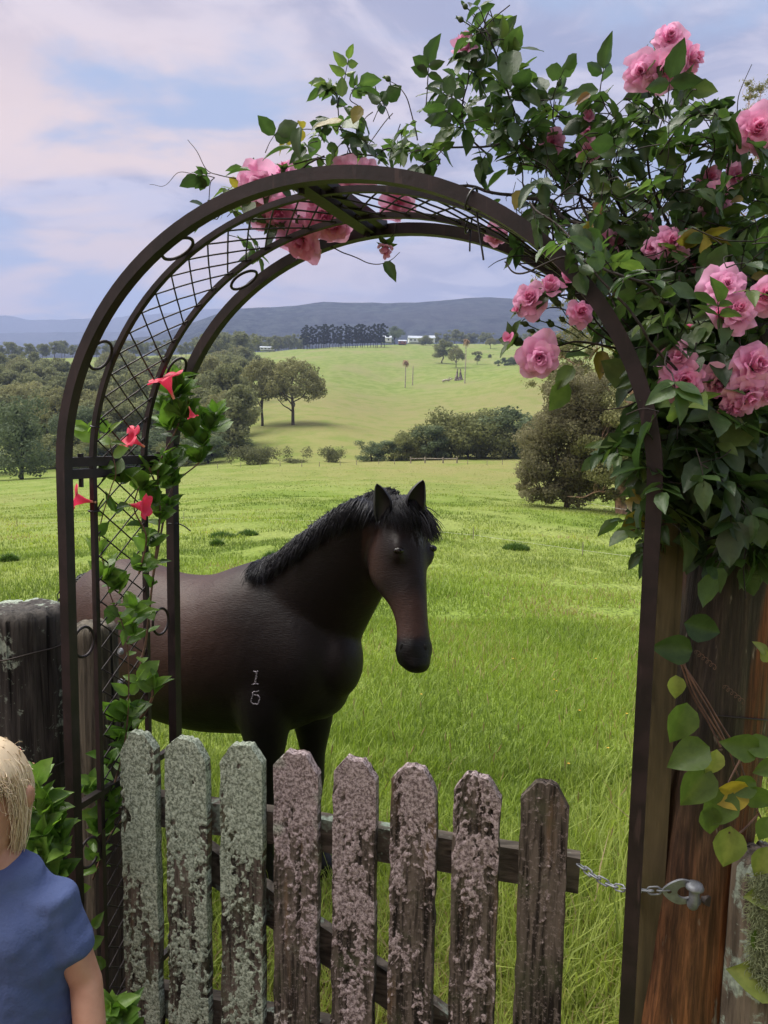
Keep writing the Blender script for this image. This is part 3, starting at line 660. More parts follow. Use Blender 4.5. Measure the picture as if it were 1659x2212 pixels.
# ================================================================== garden arch
AE = np.array([math.cos(R(21.6)), -math.sin(R(21.6)), 0]); AD = np.array([math.sin(R(21.6)), math.cos(R(21.6)), 0]); UPZ = np.array([0, 0, 1.0])
A0 = np.array([-.728, 1.68, 0.0]); AW, AZ = 1.262, 1.562; AR = AW/2; AH = .572; AM = (AR+AH)/2
def arch_pt(l, d):      # l: length along the arch from the left foot, d: depth from the near frame
    s_ = np.asarray(l, float); 
    if s_ < AZ: s, z = 0.0, s_
    elif s_ < AZ+math.pi*AM: ph = (s_-AZ)/AM; s, z = AR-AR*math.cos(ph), AZ+AH*math.sin(ph)
    else: s, z = AW, AZ-(s_-AZ-math.pi*AM)
    return A0+AE*s+AD*d+UPZ*z
def arch_nrm(l):
    if l < AZ: return AE
    if l < AZ+math.pi*AM:
        ph = (l-AZ)/AM; return norm(AE*math.cos(ph)*AH-UPZ*math.sin(ph)*AR)
    return -AE
LEN = 2*AZ+math.pi*AM
metal, n, b = newmat('dark plum painted steel'); tcn = n.node('ShaderNodeTexCoord').outputs['Object']
nz = n.noise(tcn, 14, 5, .6); nz2 = n.noise(n.mapping(tcn, (60, 60, 8)), 1, 3)
c = n.mix(n.ss(nz, .35, .65), (.008, .005, .006), (.021, .012, .014)); c = n.mix(n.math('MULTIPLY', n.ss(nz2, .60, .75), .5), c, (.07, .042, .040))
n.put(b.inputs['Base Color'], c); b.inputs['Roughness'].default_value = .48; b.inputs['Metallic'].default_value = .0; b.inputs['Specular IOR Level'].default_value = .35
bn = n.node('ShaderNodeBump', i_Strength=.25, i_Distance=.002); n.put(bn.inputs['Height'], n.noise(tcn, 90, 3)); n.put(b.inputs['Normal'], bn.outputs[0])
arch = empty('garden_arch', A0)
tag(arch, 'dark metal garden arch with lattice sides spanning the gateway', 'arch')
def part(mb, name, mat, root, smooth=True):
    o = mb.build(name, mat, None, smooth, offset=root.location); o.parent = root; return o
ls = np.concatenate([np.linspace(0, AZ, 9), np.linspace(AZ, AZ+math.pi*AM, 60)[1:], np.linspace(AZ+math.pi*AM, LEN, 9)[1:]])
for d, r_ in ((0.0, .0125), (.385, .0125)):
    m_ = MB(); tube(m_, [arch_pt(l, d) for l in ls], r_, square=True, upv=AD); part(m_, 'frame', metal, arch, False)
for d in (.0886, .270):
    m_ = MB(); tube(m_, [arch_pt(l, d) for l in ls], .0062, square=True, upv=AD); part(m_, 'rod', metal, arch, False)
lat = MB(); pit, adv = .0565, .134
k = 0
while k*pit < LEN-.15:
    l0 = .04+k*pit
    for s_ in (0, 1):
        P = []
        for q in range(7):
            f = q/6; l = l0+adv*f; d = .0886+(.1814)*(f if s_ else 1-f)
            P.append(arch_pt(min(l, LEN), d)+arch_nrm(l)*(.0015 if s_ else -.0015)+arch_nrm(l)*rng.normal()*.0006)
        tube(lat, P, .0020, 5, cap=False)
    k += 1
o = part(lat, 'lattice', metal, arch)
def ring_at(l, d, rl=.036, rd=.0325):
    m_ = MB(); P = [arch_pt(l+rl*math.cos(a), d+rd*math.sin(a)) for a in np.linspace(0, 2*math.pi, 29)]; tube(m_, P, .0036, 7, cap=False); return part(m_, 'ring', metal, arch)
al = lambda deg: AZ+AM*R(deg)
for l in (1.15, .62, al(27), al(56.6), al(124), al(153)): ring_at(l, .0455)
for l in (1.135, .60, al(26), al(55), al(125), al(154), LEN-1.15): ring_at(l, .3275)
def crossbar(l, dz, hw, ht, name='crossbar', z0=.0):
    m_ = MB(); P = [arch_pt(l, dd)+arch_nrm(l)*z0+dz for dd in np.linspace(.0126, .372, 6)]
    tube(m_, P, hw, square=True, upv=arch_nrm(l), flat=ht/hw); return part(m_, name, metal, arch, False)
for l in (AZ, LEN-AZ):
    crossbar(l, UPZ*.017, .0085, .0085*1.3); crossbar(l, UPZ*-.011, .0085, .0085*1.3)
    for dd in (.05, .33):
        m_ = MB(); c_ = arch_pt(l, dd); tube(m_, [c_+UPZ*.026, c_+UPZ*.036], .0075, 6); tube(m_, [c_-UPZ*.018, c_-UPZ*.042], .006, 6); part(m_, 'bolt', metal, arch, False)
for l in (.755, LEN-.755, .16, LEN-.16): crossbar(l, UPZ*0, .0085, .008)
crossbar(al(86), UPZ*.004, .012, .016); crossbar(al(86), AE*.036+UPZ*.010, .009, .010)
for dd in (.03, .36):
    m_ = MB(); c_ = arch_pt(al(86), dd); tube(m_, [c_-UPZ*.004, c_-UPZ*.018], .007, 6); part(m_, 'bolt', metal, arch, False)
# cable ties
blk = simple('black plastic', (.012, .012, .014), .35)
def tie(l, d, tail, label, r_=.013):
    c_ = arch_pt(l, d); N_ = arch_nrm(l); m_ = MB()
    P = [c_+(N_*math.cos(a)+AD*math.sin(a))*r_ for a in np.linspace(0, 6.283, 17)]; tube(m_, P, .0022, 5, cap=False)
    tube(m_, smooth_path([c_-N_*r_*.2-UPZ*0+AD*r_, c_+AD*r_+np.array(tail)*.5+UPZ*.004, c_+AD*r_+np.array(tail)], 4), .0019, 5)
    o = m_.build('cable_tie', blk, offset=c_); o.location = c_; tag(o, label, 'cable tie', 'cable ties on the arch')
tie(1.40, .385, AE*.05-UPZ*.02, 'black cable tie with a long tail on the far left post')
tie(al(10), .0886, AE*.03+UPZ*.02, 'black cable tie round the left rod above the crossbar', .010)
tie(al(119), .0, AE*.02-UPZ*.10, 'black cable tie hanging a long tail below the arch top', .019)
tie(al(111), .27, -UPZ*.05, 'looped black cable tie under the arch top', .016)
tie(1.46, .0886, UPZ*.03+AE*.02, 'black cable tie round the left rod below the crossbar', .012)
# ================================================================== weathered timber
def wood_mat(name, dark, light, scale=(40, 40, 4), streak=None, bump=.8, sn=3.0):
    m_, n, b = newmat(name); tcn = n.node('ShaderNodeTexCoord').outputs['Object']
    mp = n.mapping(tcn, scale); g1 = n.noise(mp, 1.0, 6, .62, .6); g2 = n.noise(n.mapping(tcn, (scale[0]*3.5, scale[1]*3.5, scale[2]*1.2)), 1.0, 4, .6)
    c = n.mix(n.ss(g1, .3, .7), dark, light)
    cr = n.ss(n.noise(n.mapping(tcn, (scale[0]*.9, scale[1]*.9, scale[2]*.30), loc=(3, 1, 2)), 1.0, 3, .5, .3), .62, .72)
    c = n.mix(cr, c, tuple(x*.25 for x in dark))
    if streak:
        big = n.noise(n.mapping(tcn, (9, 9, .9), loc=(1.4, .3, 0)), 1.0, 3, .5, .2)
        c = n.mix(n.math('MULTIPLY', n.ss(big, .47, .58), .9), c, streak)
    n.put(b.inputs['Base Color'], c); b.inputs['Roughness'].default_value = .85; b.inputs['Specular IOR Level'].default_value = .25
    bn = n.node('ShaderNodeBump', i_Strength=bump, i_Distance=.004); n.put(bn.inputs['Height'], n.math('SUBTRACT', n.math('ADD', g1, n.math('MULTIPLY', g2, .6)), cr)); n.put(b.inputs['Normal'], bn.outputs[0])
    return m_
def lichen_over(m_, c1=(.25, .30, .235), lum=1.0, thr=(.50, .58), scale=55, cover_scale=7.0, zfade=None):
    """add crusts of pale lichen to a timber material"""
    n = NT(m_.node_tree); b = m_.node_tree.nodes['Principled BSDF']; old = b.inputs['Base Color'].links[0].from_socket
    tcn = n.node('ShaderNodeTexCoord').outputs['Object']
    a = n.noise(tcn, cover_scale, 3, .6); f = n.noise(tcn, scale, 5, .7, .5)
    mask = n.ss(n.math('ADD', n.math('MULTIPLY', a, .65), n.math('MULTIPLY', f, .35)), *thr)
    c = n.mix(n.ss(n.noise(tcn, 120, 3), .3, .7), tuple(x*.55 for x in c1), c1)
    n.put(b.inputs['Base Color'], n.mix(mask, old, c)); return m_
# --- pickets: lichen is real relief, computed once and stored as the colour mask
pk_m, n, b = newmat('lichened picket timber')
v = n.attr('var').outputs['Fac']; oc = n.node('ShaderNodeObjectInfo'); tcn = n.node('ShaderNodeTexCoord').outputs['Object']
oc_s = n.node('ShaderNodeSeparateColor', i_0=oc.outputs['Color'])
g1 = n.noise(n.mapping(tcn, (70, 70, 5)), 1, 6, .65, .5); g2 = n.noise(n.mapping(tcn, (26, 26, 3), loc=(5, 0, 0)), 1, 4)
wd = n.mix(n.ss(g1, .36, .62), (.014, .011, .009), (.115, .092, .076)); wd = n.mix(n.math('MULTIPLY', n.ss(g2, .56, .7), .6), wd, (.16, .10, .06))
wd = n.mix(n.math('MULTIPLY', n.ss(n.noise(tcn, 12, 4), .5, .7), .5), wd, (.055, .062, .030))
li_g = n.mix(n.ss(n.noise(tcn, 150, 6, .78), .40, .60), (.110, .130, .095), (.440, .490, .395)); li_p = n.mix(n.ss(n.noise(tcn, 150, 6, .78), .40, .60), (.110, .080, .078), (.450, .370, .372))
pm = n.ss(n.math('ADD', oc_s.outputs[0], n.math('MULTIPLY', n.math('SUBTRACT', n.noise(tcn, 9, 3), .5), .9)), .4, .6)
li = n.mix(pm, li_g, li_p)
fk = n.math('MULTIPLY', n.ss(n.noise(tcn, 110, 5, .7), .54, .62), .55)
wd = n.mix(fk, wd, n.mix(pm, (.22, .25, .19), (.25, .20, .19)))
n.put(b.inputs['Base Color'], n.mix(n.ss(v, .40, .56), wd, li)); b.inputs['Roughness'].default_value = .92; b.inputs['Specular IOR Level'].default_value = .15
bn = n.node('ShaderNodeBump', i_Strength=.8, i_Distance=.0025)
n.put(bn.inputs['Height'], n.math('ADD', n.math('MULTIPLY', n.noise(tcn, 330, 4, .75), n.math('ADD', v, .25)), g1)); n.put(b.inputs['Normal'], bn.outputs[0])
GA = R(15.9); GE = np.array([math.cos(GA), -math.sin(GA), 0]); GN = np.array([-math.sin(GA), -math.cos(GA), 0])   # GN towards the camera
G0 = at(265, 1700, 1.72); G0[2] = 0
def on_gate(u, v, off=0.0):    # intersect a line of sight with the gate plane
    d = ray(u, v); o = G0+GN*off; t_ = ((o-CAMP)@GN)/(d@GN); return CAMP+d*t_
gate = empty('picket_gate', G0+GE*.5); tag(gate, 'old wooden picket gate crusted with grey green and pinkish lichen', 'gate')
PK = [  # u left/right near the top, v of the top, seed, pink, cover top/bottom
 (266, 343, 1582, 0.0, .74, .46), (362, 452, 1594, 0.05, .75, .50), (480, 572, 1606, .12, .73, .50), (595, 692, 1624, .62, .66, .34),
 (722, 816, 1637, .85, .70, .42), (847, 946, 1653, .90, .62, .34), (980, 1082, 1672, .90, .52, .26), (1124, 1230, 1689, .7, .20, .12)]
def picket(ul, ur, vt, seed, pink, ct, cb_):
    pl_ = on_gate(ul, vt+80); pr = on_gate(ur, vt+80); cx = (pl_+pr)/2; w_ = np.linalg.norm((pr-pl_)[:2]); top = on_gate((ul+ur)/2, vt)[2]
    w_ *= .98; th = .022; z0 = .055
    nx, nz_ = 30, 250; xs = np.linspace(-.5, .5, nx+1)*w_; mbk = MB()
    cut = w_*.30; cz = .036+.01*rng.random(); rnd = rng.normal(size=4)*.004
    zt = lambda x: top-np.maximum(0, (np.abs(x)-(w_/2-cut))/cut)**1.15*cz*(1+.25*np.sign(x)*rnd[0]*100)+rnd[1]*x/w_*2
    f = np.linspace(0, 1, nz_+1)
    X, Fz = np.meshgrid(xs, f, indexing='ij'); Zt = zt(X)+(vnoise(np.stack([X.ravel()*160, np.full(X.size, seed*9.), np.zeros(X.size)], -1))-.5).reshape(X.shape)*.006
    Z = z0+(Zt-z0)*Fz
    edge = (vnoise(np.stack([np.sign(X.ravel())*3, Z.ravel()*28, np.full(X.size, seed)], -1))-.5).reshape(X.shape)*.0045*(np.abs(X)/(w_/2))**3
    X2 = X+edge*np.sign(X)
    P = np.stack([X.ravel(), Z.ravel(), np.full(X.size, seed*3.1)], -1)
    patch = fbm(P*np.array([22, 8, 1]), 4); fine = fbm(P*np.array([130, 105, 1]), 4)
    hh = (Z.ravel()-.25)/(top-.25); cov = cb_+(ct-cb_)*np.clip(hh, 0, 1)**1.3
    mask = np.clip((patch*.62+fine*.52-(1-cov)*.62-.25)*6+.45, 0, 1)
    fis = vnoise(P*np.array([95, 5, 1])+20); fis = np.clip((fis-.70)*6, 0, 1)*(1-mask)
    disp = mask*(.0006+.0030*fine)-fis*.006+(fbm(P*np.array([60, 4, 1]), 3)-.5)*.0022
    V = cx[None, :2].repeat(X.size, 0); V3 = np.zeros((X.size, 3)); V3[:, :2] = V+X2.ravel()[:, None]*GE[:2]+(disp)[:, None]*GN[:2]+GN[:2]*th/2
    V3[:, 2] = Z.ravel(); nzz = nz_+1
    i = np.arange(nx)[:, None]*nzz; j = np.arange(nz_)[None]
    mbk.add(V3, np.stack([i+j, i+nzz+j, i+nzz+j+1, i+j+1], -1).reshape(-1, 4), mask)
    B = V3.copy(); B[:, :2] = V+X2.ravel()[:, None]*GE[:2]-GN[:2]*th/2
    mb2 = B.reshape(nx+1, nzz, 3); A2 = V3.reshape(nx+1, nzz, 3); M2 = mask.reshape(nx+1, nzz)
    def strip(a, c, ma):
        k_ = len(a); VV = np.concatenate([a, c]); ii = np.arange(k_-1); mbk.add(VV, np.stack([ii, ii+1, ii+1+k_, ii+k_], -1), np.concatenate([ma, ma*.6]))
    strip(A2[-1], mb2[-1], M2[-1]*.8); strip(mb2[0], A2[0], M2[0]*.8); strip(A2[::-1, -1], mb2[::-1, -1], np.clip(M2[::-1, -1]+.25, 0, 1)*(ct > .3))
    q = mb2[::6, ::25]; n1, n2 = q.shape[:2]; i = np.arange(n1-1)[:, None]*n2; j = np.arange(n2-1)[None]
    mbk.add(q.reshape(-1, 3), np.stack([i+j, i+j+1, i+n2+j+1, i+n2+j], -1).reshape(-1, 4), .1)
    o = part(mbk, 'picket', pk_m, gate); o.color = (pink, 0, 0, 1); return o
for i_, a_ in enumerate(PK):
    o = picket(a_[0], a_[1], a_[2], i_+1, a_[3], a_[4], a_[5])
    if i_ == 7: o['label'] = 'bare cracked brown picket with almost no lichen at the latch end'
    # nail heads
rail_m = lichen_over(wood_mat('rail timber', (.045, .038, .030), (.155, .130, .105), (5, 40, 60), bump=.6), (.30, .36, .29), thr=(.52, .60), cover_scale=11)
def plank(root, a, b_, hgt, thk, off, name, mat, nseg=40):
    a = np.array(a, float); b_ = np.array(b_, float); d = norm(b_-a); upd = norm(UPZ-d*(UPZ@d)); m_ = MB()
    P = [a+(b_-a)*i/nseg+upd*(vnoise(np.array([[i*.9, a[0]*9, 1.]]))[0]-.5)*.004 for i in range(nseg+1)]
    P = [p+GN*off for p in P]; tube(m_, P, hgt/2, square=True, upv=upd, flat=thk/hgt); return part(m_, name, mat, root, False)
ra = G0+GE*.045; ra[2] = .737; rb = on_gate(1251, 1890, -.03); rb[2] = .737
plank(gate, ra, rb, .078, .032, -.029, 'rail', rail_m)
ra2 = ra.copy(); rb2 = rb.copy(); ra2[2] = rb2[2] = .235; plank(gate, ra2, rb2, .078, .032, -.029, 'rail', rail_m)
br0 = on_gate(395, 1845, -.03); br1 = on_gate(1160, 2385, -.03)
plank(gate, br0, br1, .085, .028, -.031, 'brace', rail_m)
# ================================================================== posts
def round_post(name, base, top, r0_, r1_, mat, label, wob=.006, slant=(0, 0), nseg=26, na=96, crack=None, flatd=1.0):
    base = np.array(base, float); top = np.array(top, float); m_ = MB(); d = norm(top-base); e1 = norm(np.cross(d, [0, 1, 0])); e2 = np.cross(d, e1)
    V = []; f_ = np.linspace(0, 1, nseg*3+1); ang = np.arange(na)*2*math.pi/na
    for k, f in enumerate(f_):
        r_ = r0_+(r1_-r0_)*f
        q = np.stack([np.cos(ang)*3, np.sin(ang)*3, np.full(na, f*4+base[0]*7)], -1); rr = r_*(1+(fbm(q, 3)-.5)*.10)
        q2 = np.stack([np.cos(ang)*26, np.sin(ang)*26, np.full(na, f*2.2+base[0]*3)], -1); rr = rr+(fbm(q2, 2)-.5)*wob
        if crack is not None:
            for (ca, cw, cd_) in crack:
                cc = ca+.10*math.sin(f*9+ca); dd = np.abs((ang-cc+math.pi) % (2*math.pi)-math.pi); rr = rr-np.clip(1-dd/cw, 0, 1)*cd_*(.5+.5*f)
        if f > .985: rr = rr*(1-.10*((f-.985)/.015)**2)
        sl = (np.cos(ang)*slant[0]+np.sin(ang)*slant[1])*f
        V.append(base+(top-base)*f+(np.cos(ang)*rr)[:, None]*e1+(np.sin(ang)*rr)[:, None]*e2*flatd+sl[:, None]*d)
    n0 = len(V)
    for s_ in (.86, .6, .3):
        pr = V[n0-1]; c_ = pr.mean(0); zz = (fbm(np.stack([np.cos(ang)*6*s_, np.sin(ang)*6*s_, np.full(na, s_)], -1), 3)-.35)*.010
        V.append(c_+(pr-c_)*s_+zz[:, None]*d+d*.004)
    K = len(V); V = np.concatenate(V); i = np.arange(K-1)[:, None]*na; j = np.arange(na)[None]
    Fc = np.stack([i+j, i+(j+1) % na, i+na+(j+1) % na, i+na+j], -1).reshape(-1, 4); m_.add(V, Fc); m_.add(V[-na:], [list(range(na))])
    root = empty(name, base); tag(root, label, 'post'); part(m_, 'trunk' if False else 'post_timber', mat, root); return root
pm1 = lichen_over(wood_mat('dark hardwood post', (.018, .016, .015), (.080, .072, .064), (45, 45, 4.5), bump=1.0), (.36, .42, .34), thr=(.52, .57), scale=70, cover_scale=9)
Yp = 2.02; b0 = at(48, 1400, Yp); b0[2] = -.1; t0 = b0.copy(); t0[2] = at(48, 1312, Yp)[2]
big = round_post('strainer_post', b0, t0, .122, .114, pm1, 'thick split grey strainer post with lichen behind the boy', .010, crack=[(4.95, .10, .045), (4.1, .05, .012), (5.7, .05, .010)])
wire_m = simple('rusty fence wire', (.050, .042, .038), .55, .6)
def wire_ring(root, cx, r_, z, slope=0.0, rad=.0022, name='wire'):
    m_ = MB(); P = [np.array([cx[0]+math.cos(a)*r_, cx[1]+math.sin(a)*r_, z+slope*math.cos(a)+.002*math.sin(5*a)]) for a in np.linspace(0, 6.283, 60)]; tube(m_, P, rad, 5, cap=False); return part(m_, name, wire_m, root)
wire_ring(big, b0, .124, at(60, 1398, Yp)[2], .018); wire_ring(big, b0, .126, at(60, 1640, Yp)[2], .012)
Yp2 = 1.97; b2_ = at(207, 1500, Yp2); b2_[2] = -.1; t2 = b2_.copy(); t2[2] = at(207, 1350, Yp2)[2]; t2[0] += .0
pm2 = wood_mat('grey weathered gate post', (.034, .030, .025), (.150, .130, .100), (55, 55, 5), bump=1.0)
gp = round_post('gate_post', b2_, t2, .066, .061, pm2, 'grey round gate post with two bright bolts behind the lattice', .007, crack=[(4.4, .08, .012)])
galv = simple('galvanised steel', (.24, .255, .28), .5, .35, nscale=30, namp=.25, bump=.2, bscale=80)
for v_ in (1407, 1473):
    c_ = at(262, v_, Yp2-.045); m_ = MB(); 
    for (r_, y0, y1, k_) in ((.0095, 0, -.004, 18), (.0065, -.004, -.010, 10), (.0028, -.010, -.014, 8)): tube(m_, [c_+np.array([0, y0, 0]), c_+np.array([-.002, y1, 0])], r_, k_)
    m_.build
    part(m_, 'bolt', galv, gp)
# near black slab added as the shade of the gap beside the gate post
gap_slab = MB(); c0 = at(232, 1700, 1.90); box(gap_slab, (-.030, -.022, -c0[2]), (.046, .022, at(232, 1735, 1.9)[2]-c0[2]), org=c0)
o = gap_slab.build('board_or_gap_slab', wood_mat('near black gap shade', (.012, .011, .010), (.040, .034, .028), (50, 50, 4), bump=.8), smooth=False, offset=c0); o.location = c0; tag(o, 'near black slab as shade in the gap between gate post and first picket', 'board')
# right: board, round post with rust-coloured streaks, lichened stub post
bd_m = wood_mat('olive brown planed board', (.050, .040, .022), (.120, .090, .048), (30, 30, 2.5), bump=.35)
cB = at(1430, 1500, 1.40); bd = MB(); zt = 1.72
Rz = np.array([[AE[0], AD[0], 0], [AE[1], AD[1], 0], [0, 0, 1.0]])
bsx = np.linspace(-.05, zt, 60); 
box(bd, (-.027, -.012, -.1), (.025, .012, zt), Rz, (cB[0], cB[1], 0))
o = bd.build('board_or_gap_slab', bd_m, smooth=False, offset=(cB[0], cB[1], 0)); o.location = (cB[0], cB[1], 0); tag(o, 'narrow olive brown upright board standing behind the right arch post', 'board')
po_m, n, b = newmat('treated post with orange streaks'); tcn = n.node('ShaderNodeTexCoord').outputs['Object']
g1 = n.noise(n.mapping(tcn, (38, 38, 3.0)), 1, 6, .62, .5); c = n.mix(n.ss(g1, .3, .7), (.018, .013, .010), (.088, .064, .044))
st = n.noise(n.mapping(tcn, (11, 11, .75), loc=(2.2, 1.5, .4)), 1, 4, .55, .3); s_ = n.node('ShaderNodeSeparateXYZ', i_0=tcn).outputs
low = n.ss(s_[2], 1.25, .55)
c = n.mix(n.math('MULTIPLY', n.ss(st, .50, .58), .75), c, n.mix(n.ss(g1, .3, .7), (.080, .024, .008), (.240, .072, .018)))
c = n.mix(n.math('MULTIPLY', low, .75), c, n.mix(n.ss(g1, .3, .7), (.110, .042, .016), (.400, .155, .055)))
c = n.mix(n.ss(n.noise(n.mapping(tcn, (60, 60, 14)), 1, 3), .66, .74), c, (.28, .24, .19))
c = n.mix(n.ss(n.noise(n.mapping(tcn, (170, 170, 7)), 1, 5, .7), .42, .60), n.mix(1.0, c, (.50, .48, .46), 'MULTIPLY'), c)
n.put(b.inputs['Base Color'], c); b.inputs['Roughness'].default_value = .62; b.inputs['Specular IOR Level'].default_value = .4
bn = n.node('ShaderNodeBump', i_Strength=.7, i_Distance=.004); n.put(bn.inputs['Height'], n.math('ADD', g1, n.noise(n.mapping(tcn, (170, 170, 7)), 1, 5, .7))); n.put(b.inputs['Normal'], bn.outputs[0])
Yq = 1.42; pb = at(1478, 2100, Yq); ptp = at(1580, 1300, Yq+.02)
dv = (ptp-pb)/(ptp[2]-pb[2]); pbase = pb-dv*(pb[2]+.1); ptop = pb+dv*(1.86-pb[2])
rp = round_post('strainer_post', pbase, ptop, .094, .094, po_m, 'round brown post with orange streaks beside the right arch post', .006, crack=[(4.5, .03, .008), (5.2, .03, .006), (3.9, .03, .008)])
def on_post(u, v, r_=.095):      # point on the round post's front surface
    d = ray(u, v); d = d/np.linalg.norm(d); a = norm(ptop-pbase); w0 = CAMP-pbase
    A = d-a*(d@a); B = w0-a*(w0@a); qa, qb, qc = A@A, 2*A@B, B@B-r_*r_; D = qb*qb-4*qa*qc
    t_ = (-qb-math.sqrt(max(D, 0)))/(2*qa); return CAMP+d*t_
for v0, v1 in ((1542, 1556), (1722, 1738), (1178, 1200)):
    m_ = MB(); P = [on_post(u_, v0+(v1-v0)*(u_-1500)/160, .0965) for u_ in np.linspace(1500 if v0 < 1500 else 1545, 1680, 12)]; tube(m_, P, .0016, 5); part(m_, 'wire', wire_m, rp)
# stub post with beard lichen
sp_m = lichen_over(wood_mat('grey stub timber', (.060, .048, .036), (.200, .160, .120), (45, 45, 5), bump=1.0), (.34, .40, .33), thr=(.50, .56), scale=60, cover_scale=10)
sb = at(1655, 2100, 1.30); sb[2] = -.1; stp = sb.copy(); stp[2] = at(1640, 1858, 1.30)[2]
sp = round_post('stub_post', sb, stp, .078, .070, sp_m, 'lichen covered stub post at the lower right beside the streaked post', .012, crack=[(4.75, .09, .03)])
bl_m = leafmat('beard lichen', (.18, .21, .11), (.38, .42, .24), .25, .9, .1)
bdm = MB(); N = 4200
for i_ in range(N):
    u_ = random.uniform(1552, 1660); v_ = random.uniform(1880, 2105); 
    if (u_-1552)/108 < .18+.35*max(0, (v_-1990)/120)*random.random(): continue
    if vnoise(np.array([[u_*.05, v_*.03, 2.]]))[0] < .22: continue
    ang = (u_-1655)/1597*1.3/.075; ang = max(-1.25, min(1.25, ang)); c_ = np.array([sb[0]+math.sin(ang)*.076, sb[1]-math.cos(ang)*.076, at(u_, v_, 1.25)[2]])
    out = np.array([math.sin(ang), -math.cos(ang), 0]); P = [c_]; d = norm(out*.9+rng.normal(size=3)*.7)
    for q in range(4): d = norm(d+rng.normal(size=3)*.75-UPZ*.32); P.append(P[-1]+d*random.uniform(.004, .0085))
    tube(bdm, smooth_path(P, 2), np.linspace(.0009, .0004, 9), 3, a=random.random(), cap=False)
o = part(bdm, 'beard_lichen', bl_m, sp)
# bolt on the post with an eye plate and chain
hk = on_post(1492, 1935, .094); hb = empty('hook_bolt', hk); tag(hb, 'galvanised carriage bolt hook sticking out of the streaked post', 'bolt')
m_ = MB(); dirn = norm(np.array([-.25, -1, .0])); e_ = hk+dirn*.034+UPZ*.0
tube(m_, smooth_path([hk+np.array([.022, .02, -.006]), hk+np.array([.012, 0, -.008]), hk+dirn*.018+UPZ*-.006, e_+UPZ*.006, e_+UPZ*.036], 5), .0095, 12)
part(m_, 'shank', galv, hb)
m_ = MB(); top_ = e_+UPZ*.036
prof = [(.0085, -.001), (.0165, .000), (.0168, .003), (.0140, .009), (.008, .0115), (.002, .0128)]
na = 20; V = np.concatenate([[top_+np.array([math.cos(a)*r_, math.sin(a)*r_, h]) for a in np.arange(na)*2*math.pi/na] for r_, h in prof])
i = np.arange(len(prof)-1)[:, None]*na; j = np.arange(na)[None]; m_.add(V, np.stack([i+j, i+(j+1) % na, i+na+(j+1) % na, i+na+j], -1).reshape(-1, 4)); m_.add(V[-na:], [list(range(na))])
part(m_, 'bolt_head', galv, hb)
m_ = MB(); nc = hk+np.array([.024, -.006, -.002]); tube(m_, [nc+np.array([0, .01, 0]), nc+np.array([.006, -.008, 0])], .011, 6); part(m_, 'nut', simple('rusty nut', (.10, .085, .08), .6, .5), hb)
# chain
ch = empty('gate_chain', on_gate(1251, 1862)); tag(ch, 'galvanised chain from the gate rail end to the bolt on the post', 'chain')
Yc1 = 1.36
pA = on_gate(1250, 1868, -.03); eye_l = at(1445, 1922, 1.33); eye_c = at(1472, 1926, 1.325)
cpts = smooth_path([pA, at(1285, 1893, 1.415), at(1320, 1912, 1.395), at(1345, 1919, 1.375), at(1372, 1921, 1.355), at(1405, 1924, 1.34), eye_l], 12)
seg = np.linalg.norm(np.diff(cpts, axis=0), axis=1); cs = np.concatenate([[0], np.cumsum(seg)]); tot = cs[-1]
LP = .0172; nl = int(tot/LP)
def link(c_, d, roll, l_=.0125, w_=.0062, r_=.0019):
    d = norm(d); s_ = norm(np.cross(d, UPZ)); t_ = np.cross(s_, d); w2 = s_*math.cos(roll)+t_*math.sin(roll); m_ = MB(); P = []
    for a in np.linspace(0, 2*math.pi, 25):
        ca, sa = math.cos(a), math.sin(a); P.append(c_+d*(math.copysign(l_-w_, ca)*(abs(ca) > .01)+ca*w_)+w2*sa*w_)
    tube(m_, P, r_, 6, cap=False); return part(m_, 'link', galv, ch)
for i_ in range(nl):
    s_ = (i_+.5)*tot/nl; c_ = np.array([np.interp(s_, cs, cpts[:, a]) for a in range(3)]); c2 = np.array([np.interp(s_+.004, cs, cpts[:, a]) for a in range(3)])
    last = i_ >= nl-3; link(c_, c2-c_, (i_ % 2)*1.45+.35, .0165 if i_ == nl-3 else .0125, .0068 if last else .0062, .0018)
# eye plate: a teardrop with two holes
m_ = MB(); X_ = norm(np.array([1, -.12, .03])); Z_ = norm(np.array([-.05, -.28, 1])); N_ = np.cross(X_, Z_); O_ = eye_c
na = 40; A_ = np.arange(na)*2*math.pi/na
outer = [np.array([math.cos(a)*(.034 if math.cos(a) < 0 else .032)-.001, math.sin(a)*.031*(1-.38*max(0, -math.cos(a))**1.5)]) for a in A_]
inner = [np.array([math.cos(a)*.0150+.007, math.sin(a)*.0150]) for a in A_]
Vp = []
for off in (.002, -.002):
    for q in outer+inner: Vp.append(O_+X_*q[0]+Z_*q[1]+N_*off)
ii = np.arange(na); jj = (ii+1) % na
m_.add(Vp, np.concatenate([np.stack([ii, jj, jj+na, ii+na], -1), np.stack([ii+2*na, ii+3*na, jj+3*na, jj+2*na], -1), np.stack([jj, ii, ii+2*na, jj+2*na], -1), np.stack([ii+na, jj+na, jj+3*na, ii+3*na], -1)]))
part(m_, 'eye_plate', galv, ch, False)
m_ = MB(); hc = O_-X_*.0225-N_*.0024; tube(m_, [hc, hc+N_*.0048], .0042, 14); part(m_, 'hole', simple('dark hole', (.05, .03, .02), .9), ch, False)
